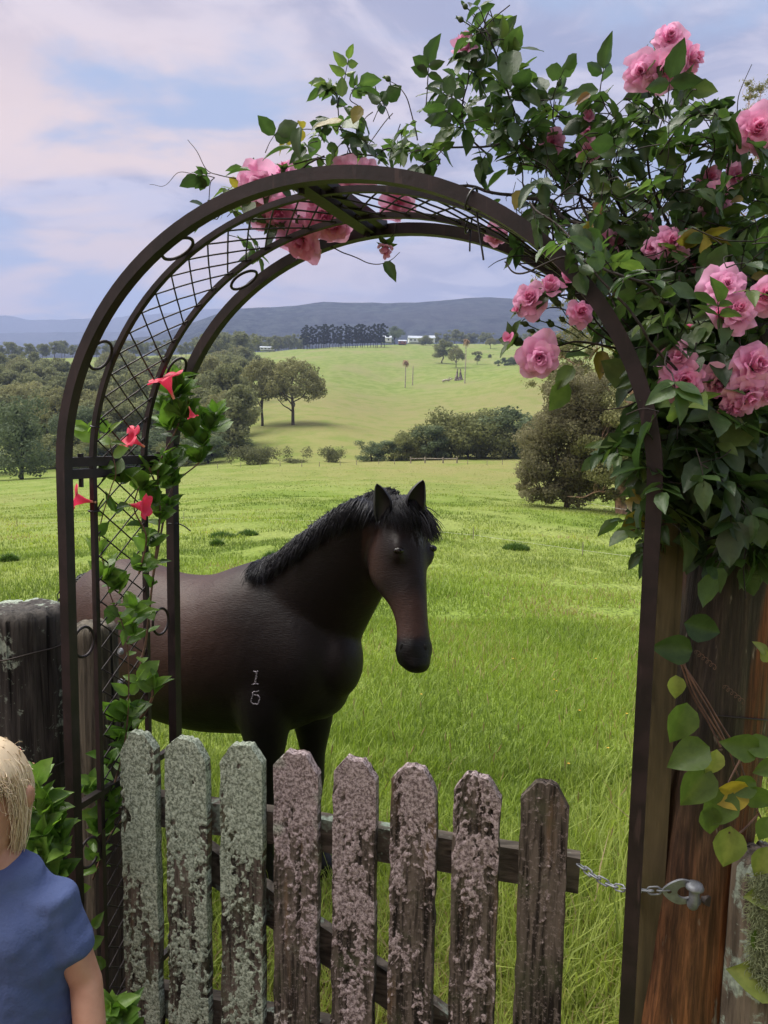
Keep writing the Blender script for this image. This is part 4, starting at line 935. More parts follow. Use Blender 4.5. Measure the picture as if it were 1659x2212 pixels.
# ================================================================== horse
def loft(mb, rings):
    """rings: list of (centre, axis1*r1, axis2*r2) elliptical cross sections; ends are closed"""
    n = 32; ang = np.arange(n)*2*math.pi/n; V = []
    for c, a, b_ in rings: V.append(np.asarray(c)+np.cos(ang)[:, None]*np.asarray(a)+np.sin(ang)[:, None]*np.asarray(b_))
    K = len(V); V = np.concatenate(V); i = np.arange(K-1)[:, None]*n; j = np.arange(n)[None]
    mb.add(V, np.stack([i+j, i+(j+1) % n, i+n+(j+1) % n, i+n+j], -1).reshape(-1, 4))
    mb.add(V[:n], [list(range(n))[::-1]]); mb.add(V[-n:], [list(range(n))])
def rloft(mb, rings, k=5):
    """the same with smooth interpolation between rings and rounded ends"""
    Cc = smooth_path([r[0] for r in rings], k); A = smooth_path([r[1] for r in rings], k); B = smooth_path([r[2] for r in rings], k)
    rr = [(c, a, b_) for c, a, b_ in zip(Cc, A, B)]
    def capr(r, r2):
        d = norm(r[0]-r2[0]); h = min(np.linalg.norm(r[1]), np.linalg.norm(r[2]))*.8; o = []
        for s_ in (.35, .65, .87, .97): o.append((r[0]+d*h*s_, r[1]*math.sqrt(1-s_*s_), r[2]*math.sqrt(1-s_*s_)))
        return o
    loft(mb, capr(rr[0], rr[1])[::-1]+rr+capr(rr[-1], rr[-2]))
def fuse(mb, name, mat, root, voxel=.012, smooth_it=8, fac=.5):
    o = mb.build(name, mat, None, True, offset=root.location)
    r_ = o.modifiers.new('r', 'REMESH'); r_.mode = 'VOXEL'; r_.voxel_size = voxel; r_.use_smooth_shade = True
    s_ = o.modifiers.new('s', 'SMOOTH'); s_.iterations = smooth_it; s_.factor = fac
    dg = bpy.context.evaluated_depsgraph_get(); me = bpy.data.meshes.new_from_object(o.evaluated_get(dg))
    old = o.data; o.modifiers.clear(); o.data = me; me.name = name; bpy.data.meshes.remove(old)
    if not me.materials: me.materials.append(mat)
    o.parent = root; return o
hf = norm([math.cos(R(24)), -math.sin(R(24)), 0]); hl = np.array([-hf[1], hf[0], 0])   # forwards, horse's left
HA = np.array([-.19, 2.52, 0.0])                        # front of the chest on the ground
def st(d, z, lat=0.0): return HA-hf*d+hl*lat+UPZ*z
horse = empty('horse', st(.5, 0)); tag(horse, 'dark brown horse with black mane looking over the gate, branded shoulder', 'horse')
hb_ = MB()
def ring(d, zt, zb, w_, egg=0): return (st(d, (zt+zb)/2), hl*w_, UPZ*(zt-zb)/2)
rloft(hb_, [ring(-.05, 1.00, .74, .10), ring(.02, 1.08, .66, .165), ring(.12, 1.15, .60, .195), ring(.24, 1.205, .565, .215), ring(.36, 1.175, .545, .235), ring(.50, 1.125, .530, .250),
            ring(.66, 1.115, .535, .250), ring(.80, 1.140, .565, .240), ring(.92, 1.150, .60, .225), ring(1.04, 1.115, .64, .20), ring(1.14, 1.03, .70, .13)])
# neck
def rg(u, v, Y, ru, lat, tilt):    # ring measured in the picture: half width ru along the neck's own up direction
    c = at(u, v, Y); k = Y/F; a = np.array([math.cos(R(tilt)), -.15, math.sin(R(tilt))]); a = norm(a); return (c, a*ru*k, norm(np.cross(a, norm([.75, -.2, .62])))*lat)
rloft(hb_, [rg(640, 1350, 2.62, 165, .155, 112), rg(690, 1300, 2.55, 150, .13, 118), rg(738, 1240, 2.47, 122, .105, 124), rg(778, 1190, 2.41, 105, .088, 128), rg(812, 1150, 2.36, 92, .078, 132)])
rloft(hb_, [(at(688, 1500, 2.54), norm([.9, -.4, 0])*.108, norm([.4, .9, 0])*.115), (at(702, 1410, 2.54), norm([.9, -.4, 0])*.118, norm([.4, .9, 0])*.115), (at(735, 1320, 2.52), norm([.9, -.3, .3])*.085, norm([.4, .9, 0])*.085)])
# head
PSI = R(46); hn = norm([math.sin(PSI), -math.cos(PSI), .22]); D0 = at(903, 1086, 2.27); D1 = at(922, 1436, 2.10)
ha = norm(D1-D0); HL = np.linalg.norm(D1-D0); hn = norm(hn-ha*(hn@ha)); hw = np.cross(ha, hn); hw = hw if hw[0] < 0 else -hw
HS = [(.0, .055, .085), (.10, .074, .130), (.20, .084, .168), (.30, .086, .198), (.42, .078, .200), (.53, .066, .165), (.63, .056, .122), (.74, .051, .100), (.84, .054, .098), (.92, .060, .104), (.985, .050, .088)]
hr = []
for t_, w_, dp in HS: c = D0+ha*HL*t_-hn*dp*.5; hr.append((c, hw*w_, hn*dp*.5))
rloft(hb_, hr)
for s_ in (-1, 1):    # brow, cheek, nostril swellings and jaw
    for t_, off, dn, r1, r2, r3 in ((.30, .070, -.030, .045, .022, .026), (.40, .048, -.115, .075, .030, .062), (.895, .036, -.026, .030, .020, .024)):
        c = D0+ha*HL*t_+hw*s_*off+hn*dn
        rloft(hb_, [(c-ha*r1*.7, hw*r2*.6, hn*r3*.6), (c, hw*r2, hn*r3), (c+ha*r1*.7, hw*r2*.6, hn*r3*.6)], 3)
c = D0+ha*HL*.955-hn*.075; rloft(hb_, [(c-hw*.03, ha*.02, hn*.02), (c, ha*.03, hn*.028), (c+hw*.03, ha*.02, hn*.02)], 3)
# legs
def leg(pts):   # (d, lat, z, r along body, r across)
    rloft(hb_, [(st(d, z, lat), hf*ra_, hl*rb_) for d, lat, z, ra_, rb_ in pts], 4)
for lat, dd in ((-.125, 0.02), (.115, -.03)):
    leg([(.20+dd, lat*.9, .90, .150, .085), (.17+dd, lat, .72, .115, .080), (.155+dd, lat, .58, .080, .062), (.15+dd, lat, .46, .050, .046), (.145+dd, lat, .36, .043, .040), (.145+dd, lat, .31, .036, .034),
         (.145+dd, lat, .20, .026, .025), (.14+dd, lat, .12, .033, .031), (.12+dd, lat, .075, .034, .032), (.105+dd, lat, .05, .048, .046), (.10+dd, lat, .01, .056, .052)])
for lat, dd in ((-.12, .06), (.12, -.04)):
    leg([(.90+dd, lat*.9, .92, .19, .10), (.93+dd, lat, .76, .165, .10), (.96+dd, lat, .62, .110, .075), (1.02+dd, lat, .50, .062, .048), (1.06+dd, lat, .42, .046, .038), (1.05+dd, lat, .34, .036, .032),
         (1.03+dd, lat, .22, .028, .027), (1.02+dd, lat, .13, .034, .032), (.99+dd, lat, .075, .035, .033), (.975+dd, lat, .05, .048, .046), (.97+dd, lat, .01, .056, .052)])
coat, n, b = newmat('dark bay coat'); v = n.attr('tone').outputs['Fac']; tcn = n.node('ShaderNodeTexCoord').outputs['Object']
hair = n.noise(n.mapping(tcn, (60, 60, 260)), 1, 4, .6); mott = n.noise(tcn, 6, 4, .55)
c = n.mix(v, (.0046, .0040, .0046), (.066, .031, .021)); c = n.mix(n.math('MULTIPLY', n.ss(mott, .35, .7), n.math('MULTIPLY', v, .55)), c, (.045, .026, .024))
c = n.mix(n.ss(hair, .25, .8), n.mix(1.0, c, (.72, .72, .72), 'MULTIPLY'), c)
star = n.attr('star').outputs['Fac']; c = n.mix(n.math('MULTIPLY', star, n.ss(n.noise(n.mapping(tcn, (130, 130, 40)), 1, 3), .40, .62)), c, (.16, .16, .20))
n.put(b.inputs['Base Color'], c); b.inputs['Roughness'].default_value = .48; b.inputs['Specular IOR Level'].default_value = .22
bn = n.node('ShaderNodeBump', i_Strength=.55, i_Distance=.012); n.put(bn.inputs['Height'], n.math('ADD', n.math('MULTIPLY', hair, .22), n.noise(n.mapping(tcn, (9, 9, 5), (0, R(30), 0)), 1, 3, .5, .4))); n.put(b.inputs['Normal'], bn.outputs[0])
body = fuse(hb_, 'body', coat, horse, .0095, 24, .5)
me = body.data; nv = len(me.vertices); co = np.zeros(nv*3, np.float32); me.vertices.foreach_get('co', co); co = co.reshape(-1, 3)+np.array(horse.location)
dd = -(co-HA)@hf; zz = co[:, 2]
def sm(x, a, b_): t_ = np.clip((x-a)/(b_-a), 0, 1); return t_*t_*(3-2*t_)
tone = sm(zz, .60, .90)*(.10+.90*sm(dd, .16, .55))*(.75+.9*(fbm(co*5, 3)-.5))
tone = np.maximum(tone, .30*sm(zz, .95, 1.12)*sm(dd, .12, .3))
hd = co-D0; ht = hd@ha/HL; hin = (np.abs(hd@hw) < .14) & (ht > -.05) & (ht < 1.1) & (np.abs(hd@hn) < .30) & (co[:, 0] > at(795, 1200, 2.3)[0]-.02)
hwv = hd@hw; hnv = hd@hn
tk = .12+.75*sm(ht, .50, .72)*(1-sm(ht, .80, .87))*(.55+.45*sm(hwv, -.03, .02))+.65*sm(hwv, .045, .09)*(1-sm(ht, .38, .6))*sm(ht, .05, .25)*sm(-hnv, .05, .14)
tk = tk*(1-sm(ht, .82, .88)); tone = np.where(hin, tk, tone)
tone = np.where(zz < .55, tone*.2, tone)
a_ = me.attributes.new('tone', 'FLOAT', 'POINT'); a_.data.foreach_set('value', np.clip(tone, 0, 1).astype(np.float32))
star = np.where(hin, np.exp(-((ht-.215)/.055)**2-((hwv+.0)/.024)**2)*(hnv > -.05), 0); a_ = me.attributes.new('star', 'FLOAT', 'POINT'); a_.data.foreach_set('value', star.astype(np.float32))
# ears
blackh = simple('black hide', (.008, .0075, .010), .5, nscale=40, namp=.3); eye_m = simple('horse eye', (.006, .004, .003), .22, spec=.4)
for (bu, bv, tu, tv, wd_, s_) in ((822, 1126, 814, 1044, 23, 1), (900, 1122, 914, 1036, 25, -1)):
    Ye = 2.235; m_ = MB(); B0 = at(bu, bv, Ye); T0 = at(tu, tv, Ye-.02); ax = norm(T0-B0); Lh = np.linalg.norm(T0-B0); side = norm(np.cross(ax, [0, 1, .1])); fr = np.cross(side, ax); V = []; K = 14; M_ = 15
    fr = fr if fr[1] < 0 else -fr
    for k in range(K+1):
        f = k/K; wv = wd_*Ye/F*(math.sin(min(1, f*1.18+.16)*math.pi/2)*(1-f)**.62*1.45+.001); bend = side*(.012*s_*math.sin(f*math.pi))*(1 if side[0] > 0 else -1)
        for j in range(M_):
            a = -2.2+4.4*j/(M_-1); V.append(B0+ax*Lh*f+bend+side*math.sin(a)*wv-fr*math.cos(a)*wv*.55+fr*.004)
    V = np.array(V); i = np.arange(K)[:, None]*M_; j = np.arange(M_-1)[None]; m_.add(V, np.stack([i+j, i+j+1, i+M_+j+1, i+M_+j], -1).reshape(-1, 4))
    V2 = V+(-fr)*.004; m_.add(V2, np.stack([i+j+1, i+j, i+M_+j, i+M_+j+1], -1).reshape(-1, 4)); part(m_, 'ear', blackh, horse)
def ball(mb, c, r_, sx=(1, 1, 1), n=14):
    th = np.linspace(0, math.pi, n); phh = np.arange(n*2)*math.pi/n; V = np.array([[math.sin(a)*math.cos(p)*sx[0], math.sin(a)*math.sin(p)*sx[1], math.cos(a)*sx[2]] for a in th for p in phh])*r_+np.asarray(c)
    i = np.arange(n-1)[:, None]*2*n; j = np.arange(2*n)[None]; mb.add(V, np.stack([i+j, i+2*n+j, i+2*n+(j+1) % (2*n), i+(j+1) % (2*n)], -1).reshape(-1, 4))
from mathutils.bvhtree import BVHTree
bvh = BVHTree.FromPolygons([tuple(p) for p in co], [tuple(p.vertices) for p in me.polygons])
def on_body(u, v):
    d = ray(u, v); d = d/np.linalg.norm(d); h = bvh.ray_cast(Vector(CAMP), Vector(d))
    return np.array(h[0])+np.array(h[1])*.0006 if h[0] is not None else None
# hair: tapering locks
hair_m, n, b = newmat('black horse hair'); v = n.attr('var').outputs['Fac']; n.put(b.inputs['Base Color'], n.mix(v, (.004, .004, .006), (.020, .021, .030)))
b.inputs['Roughness'].default_value = .5; b.inputs['Specular IOR Level'].default_value = .4
def locks(mb, roots, dirs, length, width, sag=.25, jit=.18, fr=.02):
    for p, d in zip(roots, dirs):
        d = norm(np.asarray(d)+rng.normal(size=3)*jit); L_ = length*random.uniform(.6, 1.2); P = [p]
        for q in range(4): d = norm(d-UPZ*sag+rng.normal(size=3)*.08); P.append(P[-1]+d*L_/4)
        tube(mb, smooth_path(P, 2), np.linspace(width, width*.12, 9)*random.uniform(.6, 1.3), 4, a=random.random(), cap=False, flat=.35)
nos_m = simple('nostril', (.002, .002, .002), .9)
for (u_, v_) in ((861, 1190), (938, 1186)):
    p = on_body(u_, v_)
    if p is None: p = on_body(u_-5, v_)
    if p is not None: m_ = MB(); ball(m_, p+np.array([0, .0085, 0]), .0140, (1.15, 1, .8)); part(m_, 'eye', eye_m, horse)
for (u_, v_) in ((868, 1398), (917, 1400)):
    p = on_body(u_, v_)
    if p is not None: m_ = MB(); ball(m_, p+np.array([0, .0035, 0]), .0085, (.8, .55, 1.3)); part(m_, 'nostril', nos_m, horse)
mn = MB()
def surf(u, v, Yd, lift):
    d = ray(u, v); d = d/np.linalg.norm(d); h = bvh.ray_cast(Vector(CAMP), Vector(d))
    if h[0] is None or h[0][1] > Yd+.35: return at(u, v, Yd)
    return np.array(h[0])+(np.array(h[1])*.5-d*.8)*lift
CR = smooth_path([(862, 1060, 2.33), (835, 1052, 2.36), (800, 1062, 2.39), (760, 1080, 2.42), (705, 1110, 2.48), (655, 1150, 2.55), (605, 1190, 2.62), (575, 1204, 2.66), (546, 1218, 2.70)], 40)
def drape(mb, u, v, Yd, du, dv, w_, lift=.010, wob=5, n=6):
    P = []; k1, k2 = random.uniform(-wob, wob), random.uniform(-wob, wob)
    for q in range(n+1):
        f = q/n; P.append(surf(u+du*f+k1*math.sin(f*3), v+dv*f**1.1+k2*.3*math.sin(f*4), Yd-.05*f, lift*(.5+math.sin(f*2.6))))
    P = np.array(P); 
    if np.linalg.norm(np.diff(P, axis=0), axis=1).max() > .12: return
    tube(mb, smooth_path(P, 2), np.linspace(w_, w_*.12, 2*n+1), 4, a=random.random(), cap=False, flat=.4)
for i_ in range(3300):
    k = int(random.random()*(len(CR)-1)); u_, v_, Yd = CR[k]; ck = vnoise(np.array([[k*.11, 1.5, 2.], [k*.35, 4.5, 2.]])); f = k/len(CR)
    ln = (66+46*(ck[0]-.5)+26*(ck[1]-.5))*random.uniform(.55, 1.12)*(1-.25*f)
    drape(mn, u_+random.uniform(-4, 4), v_+random.uniform(0, 22), Yd, ln*(-.42+.5*(ck[1]-.5)), ln*.92*(1-.35*max(0, f-.7)/.3), random.uniform(.0014, .0030), random.uniform(.006, .020))
for i_ in range(260):
    k = int(random.random()*(len(CR)-1)); u_, v_, Yd = CR[k]; P = [at(u_, v_+6, Yd)]; d = norm([random.uniform(-.8, .1), -.3, .7])
    for q in range(3): d = norm(d-UPZ*.5+rng.normal(size=3)*.15); P.append(P[-1]+d*random.uniform(.006, .013))
    tube(mn, smooth_path(P, 2), np.linspace(.0018, .0003, 7), 4, a=random.random(), cap=False)
part(mn, 'mane', hair_m, horse)
fl = MB()
for i_ in range(1000):
    f = random.random(); u_ = 838+f*60; v_ = 1076+random.uniform(-8, 16); ln = random.uniform(35, 82)*(1-.25*abs(f-.6))
    drape(fl, u_, v_, 2.28, ln*(.10+.55*f)+random.uniform(-6, 6), ln*.95, random.uniform(.0013, .0026), random.uniform(.006, .018), 6)
for i_ in range(420):
    u_ = 905+random.uniform(-10, 12); v_ = 1105+random.uniform(-10, 18); P = [at(u_, v_, 2.24)]; d = norm([.62, -.35, -.35]+rng.normal(size=3)*.12); L_ = random.uniform(.06, .105)
    for q in range(4): d = norm(d-UPZ*.30+rng.normal(size=3)*.08); P.append(P[-1]+d*L_/4)
    tube(fl, smooth_path(P, 2), np.linspace(.0020, .0003, 9), 4, a=random.random(), cap=False)
part(fl, 'forelock', hair_m, horse)
tl = MB(); rr, dr = [], []
for i_ in range(420):
    p0 = at(196, 1247, 3.02)+rng.normal(size=3)*.008
    P = smooth_path([p0, at(172, 1262, 3.03)+rng.normal(size=3)*.012, at(156, 1300, 3.04)+rng.normal(size=3)*.022, at(150, 1400, 3.05)+rng.normal(size=3)*.035, at(150, random.uniform(1560, 1740), 3.05)+rng.normal(size=3)*.05], 3)
    tube(tl, P, np.linspace(.004, .001, len(P)), 4, a=random.random(), cap=False, flat=.4)
part(tl, 'tail', hair_m, horse)
# freeze brand: I above 6, laid on the surface of the shoulder
brand_m = simple('white brand hair', (.33, .30, .34), .8, nscale=300, namp=.6)
bm_ = MB()
def stroke(pts, w_=.0019):
    P = [on_body(*p) for p in smooth_path([(a, b_, 0) for a, b_ in pts], 5)[:, :2]]; P = [p for p in P if p is not None]
    for rep in range(3): tube(bm_, [p+rng.normal(size=3)*np.array([1, .15, 1])*.0011 for p in P], w_*random.uniform(.35, .75), 4, cap=False)
bu, bv = 550, 1486; k_ = .2057*.964 if False else 1
B_ = lambda x, y: (493.7+x*.0992, 1371.5+y*.0992)     # from the enlarged crop to image coordinates
stroke([B_(553, 790), B_(600, 800), B_(640, 785)]); stroke([B_(615, 810), B_(600, 900), B_(585, 1040)], .0026); stroke([B_(622, 900), B_(600, 960), B_(590, 1040)]); stroke([B_(525, 1075), B_(590, 1065), B_(655, 1070)], .0026)
stroke([B_(660, 1205), B_(620, 1235), B_(545, 1240), B_(525, 1320), B_(505, 1380), B_(500, 1460), B_(540, 1500), B_(600, 1500), B_(640, 1500), B_(685, 1390), B_(640, 1320), B_(560, 1310)])
part(bm_, 'brand', brand_m, horse)
# ================================================================== boy
YB = 1.08; kb = YB/F
def bp(u, v, dy=0.0): return at(u, v, YB+dy)
BX = np.array([1.0, 0, 0]); BY = np.array([0, 1.0, 0])
foot = bp(-12, 1900); foot[2] = 0
boy = empty('person', foot); tag(boy, 'blond child in a blue t-shirt standing cut off by the left frame edge', 'person')
bb = MB(); cx = lambda z, dx=0.0, dy=0.0: np.array([foot[0]+dx, foot[1]+dy, z])
zs_ = bp(130, 1885)[2]                      # shoulder height
hc = bp(-58, 1738)                          # head centre
# torso
rloft(bb, [(cx(.50), BX*.095, BY*.070), (cx(.58), BX*.102, BY*.075), (cx(.68), BX*.095, BY*.068), (cx(.80), BX*.102, BY*.070), (cx(zs_-.09), BX*.112, BY*.072), (cx(zs_-.045), BX*.104, BY*.058), (cx(zs_-.016), BX*.066, BY*.044), (cx(zs_+.02), BX*.042, BY*.038)])
rloft(bb, [(cx(zs_-.03), BX*.040, BY*.038), (cx(zs_+.03, .0), BX*.034, BY*.034), (hc-UPZ*.055+BY*.01, BX*.036, BY*.038)])
# skull, jaw
rloft(bb, [(hc+UPZ*.088, BX*.030, BY*.034), (hc+UPZ*.070, BX*.055, BY*.064), (hc+UPZ*.03, BX*.068, BY*.084), (hc-UPZ*.012, BX*.068, BY*.082), (hc-UPZ*.048, BX*.060, BY*.070), (hc-UPZ*.080-BY*.012, BX*.042, BY*.050), (hc-UPZ*.102-BY*.022, BX*.022, BY*.028)])
fy = -BY       # the face looks towards the camera
rloft(bb, [(hc+fy*.078+UPZ*.008, BX*.007, UPZ*.010), (hc+fy*.088-UPZ*.014, BX*.010, UPZ*.010), (hc+fy*.078-UPZ*.024, BX*.012, UPZ*.006)], 3)
for s_ in (-1, 1):
    rloft(bb, [(hc+BX*s_*.066+UPZ*.005+BY*.012, BY*.014, UPZ*.022), (hc+BX*s_*.076+UPZ*.006+BY*.016, BY*.013, UPZ*.020)], 3)
    rloft(bb, [(hc+BX*s_*.030+fy*.066-UPZ*.030, BX*.020, UPZ*.018), (hc+BX*s_*.030+fy*.071-UPZ*.030, BX*.014, UPZ*.013)], 3)
rloft(bb, [(hc+fy*.068-UPZ*.050-BX*.018, UPZ*.004, BY*.008), (hc+fy*.074-UPZ*.050, UPZ*.0065, BY*.008), (hc+fy*.068-UPZ*.050+BX*.018, UPZ*.004, BY*.008)], 3)
# arms; the one in view swings out to the right of the picture
sh = bp(112, 1935, .0); el = bp(186, 2120, -.005); wr = el+np.array([.035, -.06, -.150])
def limb_b(P, rad):
    pts = [np.array(p, float) for p in P]; rings = []
    for i_, p in enumerate(pts):
        d = norm(pts[min(i_+1, len(pts)-1)]-pts[max(i_-1, 0)]); a = norm(np.cross(d, BY)); rings.append((p, a*rad[i_], np.cross(d, a)*rad[i_]))
    rloft(bb, rings, 4)
def hand(w0, d, side, curl=.5):
    d = norm(d); pn = norm(np.cross(d, side)); side = norm(np.cross(pn, d))
    rloft(bb, [(w0, side*.017, pn*.013), (w0+d*.018, side*.022, pn*.012), (w0+d*.045, side*.025, pn*.010), (w0+d*.052, side*.023, pn*.008)], 3)
    for k, (o_, L_) in enumerate(((-.018, .036), (-.006, .042), (.006, .039), (.017, .030))):
        b0 = w0+d*.048+side*o_; dd_ = norm(d+side*o_*4); P = [b0]; 
        for q in range(3): dd_ = norm(dd_+pn*curl*.45); P.append(P[-1]+dd_*L_/3)
        limb_b(P, [.0062, .0058, .0052, .0042])
    b0 = w0+d*.015-side*.020; limb_b([b0, b0+norm(d*.7-side*.8)*.018, b0+norm(d*.8-side*.55)*.036], [.0075, .0065, .005])
limb_b([sh-BX*.005-UPZ*.02, sh+(el-sh)*.16, (sh+el)/2, el], [.026, .029, .027, .0235])
limb_b([el, el*.5+wr*.5, wr], [.0245, .0235, .0165]); hand(wr, wr-el, BY, .4)
sl = cx(zs_-.045, -.115); ell = sl+np.array([-.055, .02, -.175]); wrl = ell+np.array([-.01, -.05, -.155])
limb_b([sl+BX*.005-UPZ*.02, sl+(ell-sl)*.16, (sl+ell)/2, ell], [.026, .029, .027, .0235]); limb_b([ell, ell*.5+wrl*.5, wrl], [.0245, .0235, .0165]); hand(wrl, wrl-ell, BY, .4)
for s_ in (-1, 1):
    limb_b([cx(.54, s_*.050), cx(.42, s_*.055), cx(.30, s_*.058), cx(.26, s_*.058, -.005), (cx(.18, s_*.06, .01)), cx(.05, s_*.062, .01)], [.062, .054, .040, .038, .036, .024])
    rloft(bb, [(cx(.03, s_*.065, .03), BX*.022, UPZ*.022), (cx(.028, s_*.067, -.02), BX*.027, UPZ*.026), (cx(.018, s_*.07, -.08), BX*.032, UPZ*.015), (cx(.012, s_*.07, -.105), BX*.026, UPZ*.010)], 4)
skin, n, b = newmat('skin'); tcn = n.node('ShaderNodeTexCoord').outputs['Object']
n.put(b.inputs['Base Color'], n.mix(n.ss(n.noise(tcn, 22, 4), .3, .7), (.40, .205, .135), (.50, .275, .19))); b.inputs['Roughness'].default_value = .5
b.inputs['Subsurface Weight'].default_value = .12; b.inputs['Subsurface Radius'].default_value = (.01, .004, .002)
bodyb = fuse(bb, 'body', skin, boy, .0042, 6, .5)
# face details
white_e = simple('eye white', (.75, .73, .70), .2); iris = simple('blue iris', (.08, .14, .24), .15); lipm = simple('lips', (.42, .15, .12), .5); blond_d = simple('brow hair', (.30, .20, .11), .7)
for s_ in (-1, 1):
    e_ = hc+BX*s_*.030+fy*.070+UPZ*.010; m_ = MB(); ball(m_, e_, .0115, (1.1, .7, .75)); part(m_, 'eye', white_e, boy); m_ = MB(); ball(m_, e_+fy*.0055, .0048, (1, .6, 1)); part(m_, 'iris', iris, boy)
    m_ = MB(); tube(m_, smooth_path([e_+UPZ*.018-BX*s_*.014, e_+UPZ*.022+fy*.004, e_+UPZ*.017+BX*s_*.016+BY*.004], 4), .0022, 5); part(m_, 'eyebrow', blond_d, boy)
m_ = MB(); tube(m_, smooth_path([hc+fy*.071-UPZ*.050-BX*.017, hc+fy*.0805-UPZ*.051, hc+fy*.071-UPZ*.050+BX*.017], 4), .0030, 6); part(m_, 'lips', lipm, boy)
# shirt: its own shell following the body
sm_ = MB()
def srings(z, w_, d_, dx=0, dy=0): return (cx(z, dx, dy), BX*w_, BY*d_)
def open_loft(mb, rings, n=64, k=6, fold=.004, fs=1.0):
    Cc = smooth_path([r[0] for r in rings], k); A = smooth_path([r[1] for r in rings], k); B = smooth_path([r[2] for r in rings], k); ang = np.arange(n)*2*math.pi/n; V = []
    for q, (c, a, b_) in enumerate(zip(Cc, A, B)):
        f = 1+fold*12*(fbm(np.stack([np.cos(ang)*2.2*fs+c[0]*3, np.sin(ang)*2.2*fs, np.full(n, q*.10)+c[2]*9], -1), 3)-.5)
        V.append(c+np.cos(ang)[:, None]*a*f[:, None]+np.sin(ang)[:, None]*b_*f[:, None])
    K = len(V); V = np.concatenate(V); i = np.arange(K-1)[:, None]*n; j = np.arange(n)[None]
    mb.add(V, np.stack([i+j, i+(j+1) % n, i+n+(j+1) % n, i+n+j], -1).reshape(-1, 4)); return V.reshape(K, n, 3)
tb_ = MB()
rloft(tb_, [srings(.56, .128, .094), srings(.66, .122, .088), srings(.78, .120, .084), srings(zs_-.10, .126, .084), srings(zs_-.055, .128, .076), srings(zs_-.028, .104, .060), srings(zs_-.008, .078, .052)], 6)
def sleeve(s0, e0, out):
    a0 = s0; a1 = s0+(e0-s0)*.26; a2 = s0+(e0-s0)*.56; d = norm(e0-s0); p_ = norm(np.cross(d, BY)); q_ = np.cross(d, p_)
    rloft(tb_, [(s0-BX*out*.040+UPZ*.004, p_*.042, q_*.046), (a0, p_*.039, q_*.043), (a1, p_*.036, q_*.041), (a2, p_*.037, q_*.041)], 4)
sleeve(sh, el, 1); sleeve(sl, ell, -1)
shirt, n, b = newmat('blue cotton'); tcn = n.node('ShaderNodeTexCoord').outputs['Object']
n.put(b.inputs['Base Color'], n.mix(n.ss(n.noise(tcn, 9, 4), .3, .7), (.070, .098, .215), (.095, .130, .265))); b.inputs['Roughness'].default_value = .9; b.inputs['Specular IOR Level'].default_value = .15
fo = n.noise(n.mapping(tcn, (9, 9, 5), (0, R(35), 0)), 1, 3, .5, .8); bn = n.node('ShaderNodeBump', i_Strength=.8, i_Distance=.02); n.put(bn.inputs['Height'], n.math('ADD', fo, n.math('MULTIPLY', n.noise(tcn, 260, 2), .06))); n.put(b.inputs['Normal'], bn.outputs[0])
so_ = fuse(tb_, 't_shirt', shirt, boy, .0050, 6, .5)
sv = np.zeros(len(so_.data.vertices)*3, np.float32); so_.data.vertices.foreach_get('co', sv); sv = sv.reshape(-1, 3)
q = sv+np.array(boy.location); f1 = fbm(np.stack([q[:, 0]*16+q[:, 2]*14, q[:, 1]*9, q[:, 2]*12-q[:, 0]*12], -1), 3)-.5
ctr = np.array([0, 0, 0]); rad = sv.copy(); rad[:, 2] = 0; rad /= np.linalg.norm(rad, axis=1)[:, None]+1e-6; sv = sv+rad*(f1*.026)[:, None]; so_.data.vertices.foreach_set('co', sv.ravel().astype(np.float32)); so_.data.update()
m_ = MB(); nk = cx(zs_+.0, 0, -.006); P = [nk+BX*math.cos(a)*.058+BY*math.sin(a)*.048+UPZ*(-.012+.022*math.sin(a)) for a in np.linspace(0, 6.283, 40)]; tube(m_, P, .005, 6, cap=False); part(m_, 'collar', simple('collar ribbing', (.040, .055, .13), .9), boy)
# shorts
sb_ = MB(); rloft(sb_, [srings(.60, .112, .085), srings(.54, .115, .088), srings(.49, .118, .088)], 4)
for s_ in (-1, 1): rloft(sb_, [srings(.54, .066, .078, s_*.05), srings(.44, .070, .078, s_*.056), srings(.36, .070, .074, s_*.06)], 4)
fuse(sb_, 'shorts', simple('dark grey shorts', (.05, .055, .07), .9), boy, .006, 4)
# hair: a skull cap of many fine strands, bowl cut
hr_m, n, b = newmat('blond hair'); v = n.attr('var').outputs['Fac']; n.put(b.inputs['Base Color'], n.mix(v, (.42, .30, .17), (.84, .70, .50))); b.inputs['Roughness'].default_value = .45; b.inputs['Specular IOR Level'].default_value = .35
hb2 = MB(); capR = [(hc+UPZ*.100, BX*.020, BY*.024), (hc+UPZ*.086, BX*.048, BY*.058), (hc+UPZ*.055, BX*.069, BY*.088), (hc+UPZ*.02+BY*.032, BX*.073, BY*.062), (hc-UPZ*.02+BY*.046, BX*.068, BY*.044), (hc-UPZ*.045+BY*.050, BX*.052, BY*.032)]
rloft(hb2, capR, 4)
for i_ in range(3800):
    a = random.uniform(0, 6.283); e0 = random.uniform(.25, 1.35); ca, sa = math.cos(a), math.sin(a)
    S = lambda e, g=1.0: hc+UPZ*(.012+.089*math.sin(e))*1+BX*ca*.073*math.cos(e)*g+BY*(sa*.088*math.cos(e)*g)
    front = min(1, max(0, (-sa+.10)/.55)); end_e = -.15-.65*(1-front)+.75*front+random.uniform(-.35, .15); wv = rng.normal(size=3)*.004; P = []
    for q in range(6): e = e0+(end_e-e0)*q/5; g = 1.0+.05*random.random(); P.append(S(max(e, -1.0), g)-UPZ*max(0, -e)*.055+rng.normal(size=3)*.0016+wv*(q/5)**2)
    tube(hb2, smooth_path(P, 2), np.linspace(.0012, .0005, 11), 3, a=random.random(), cap=False)
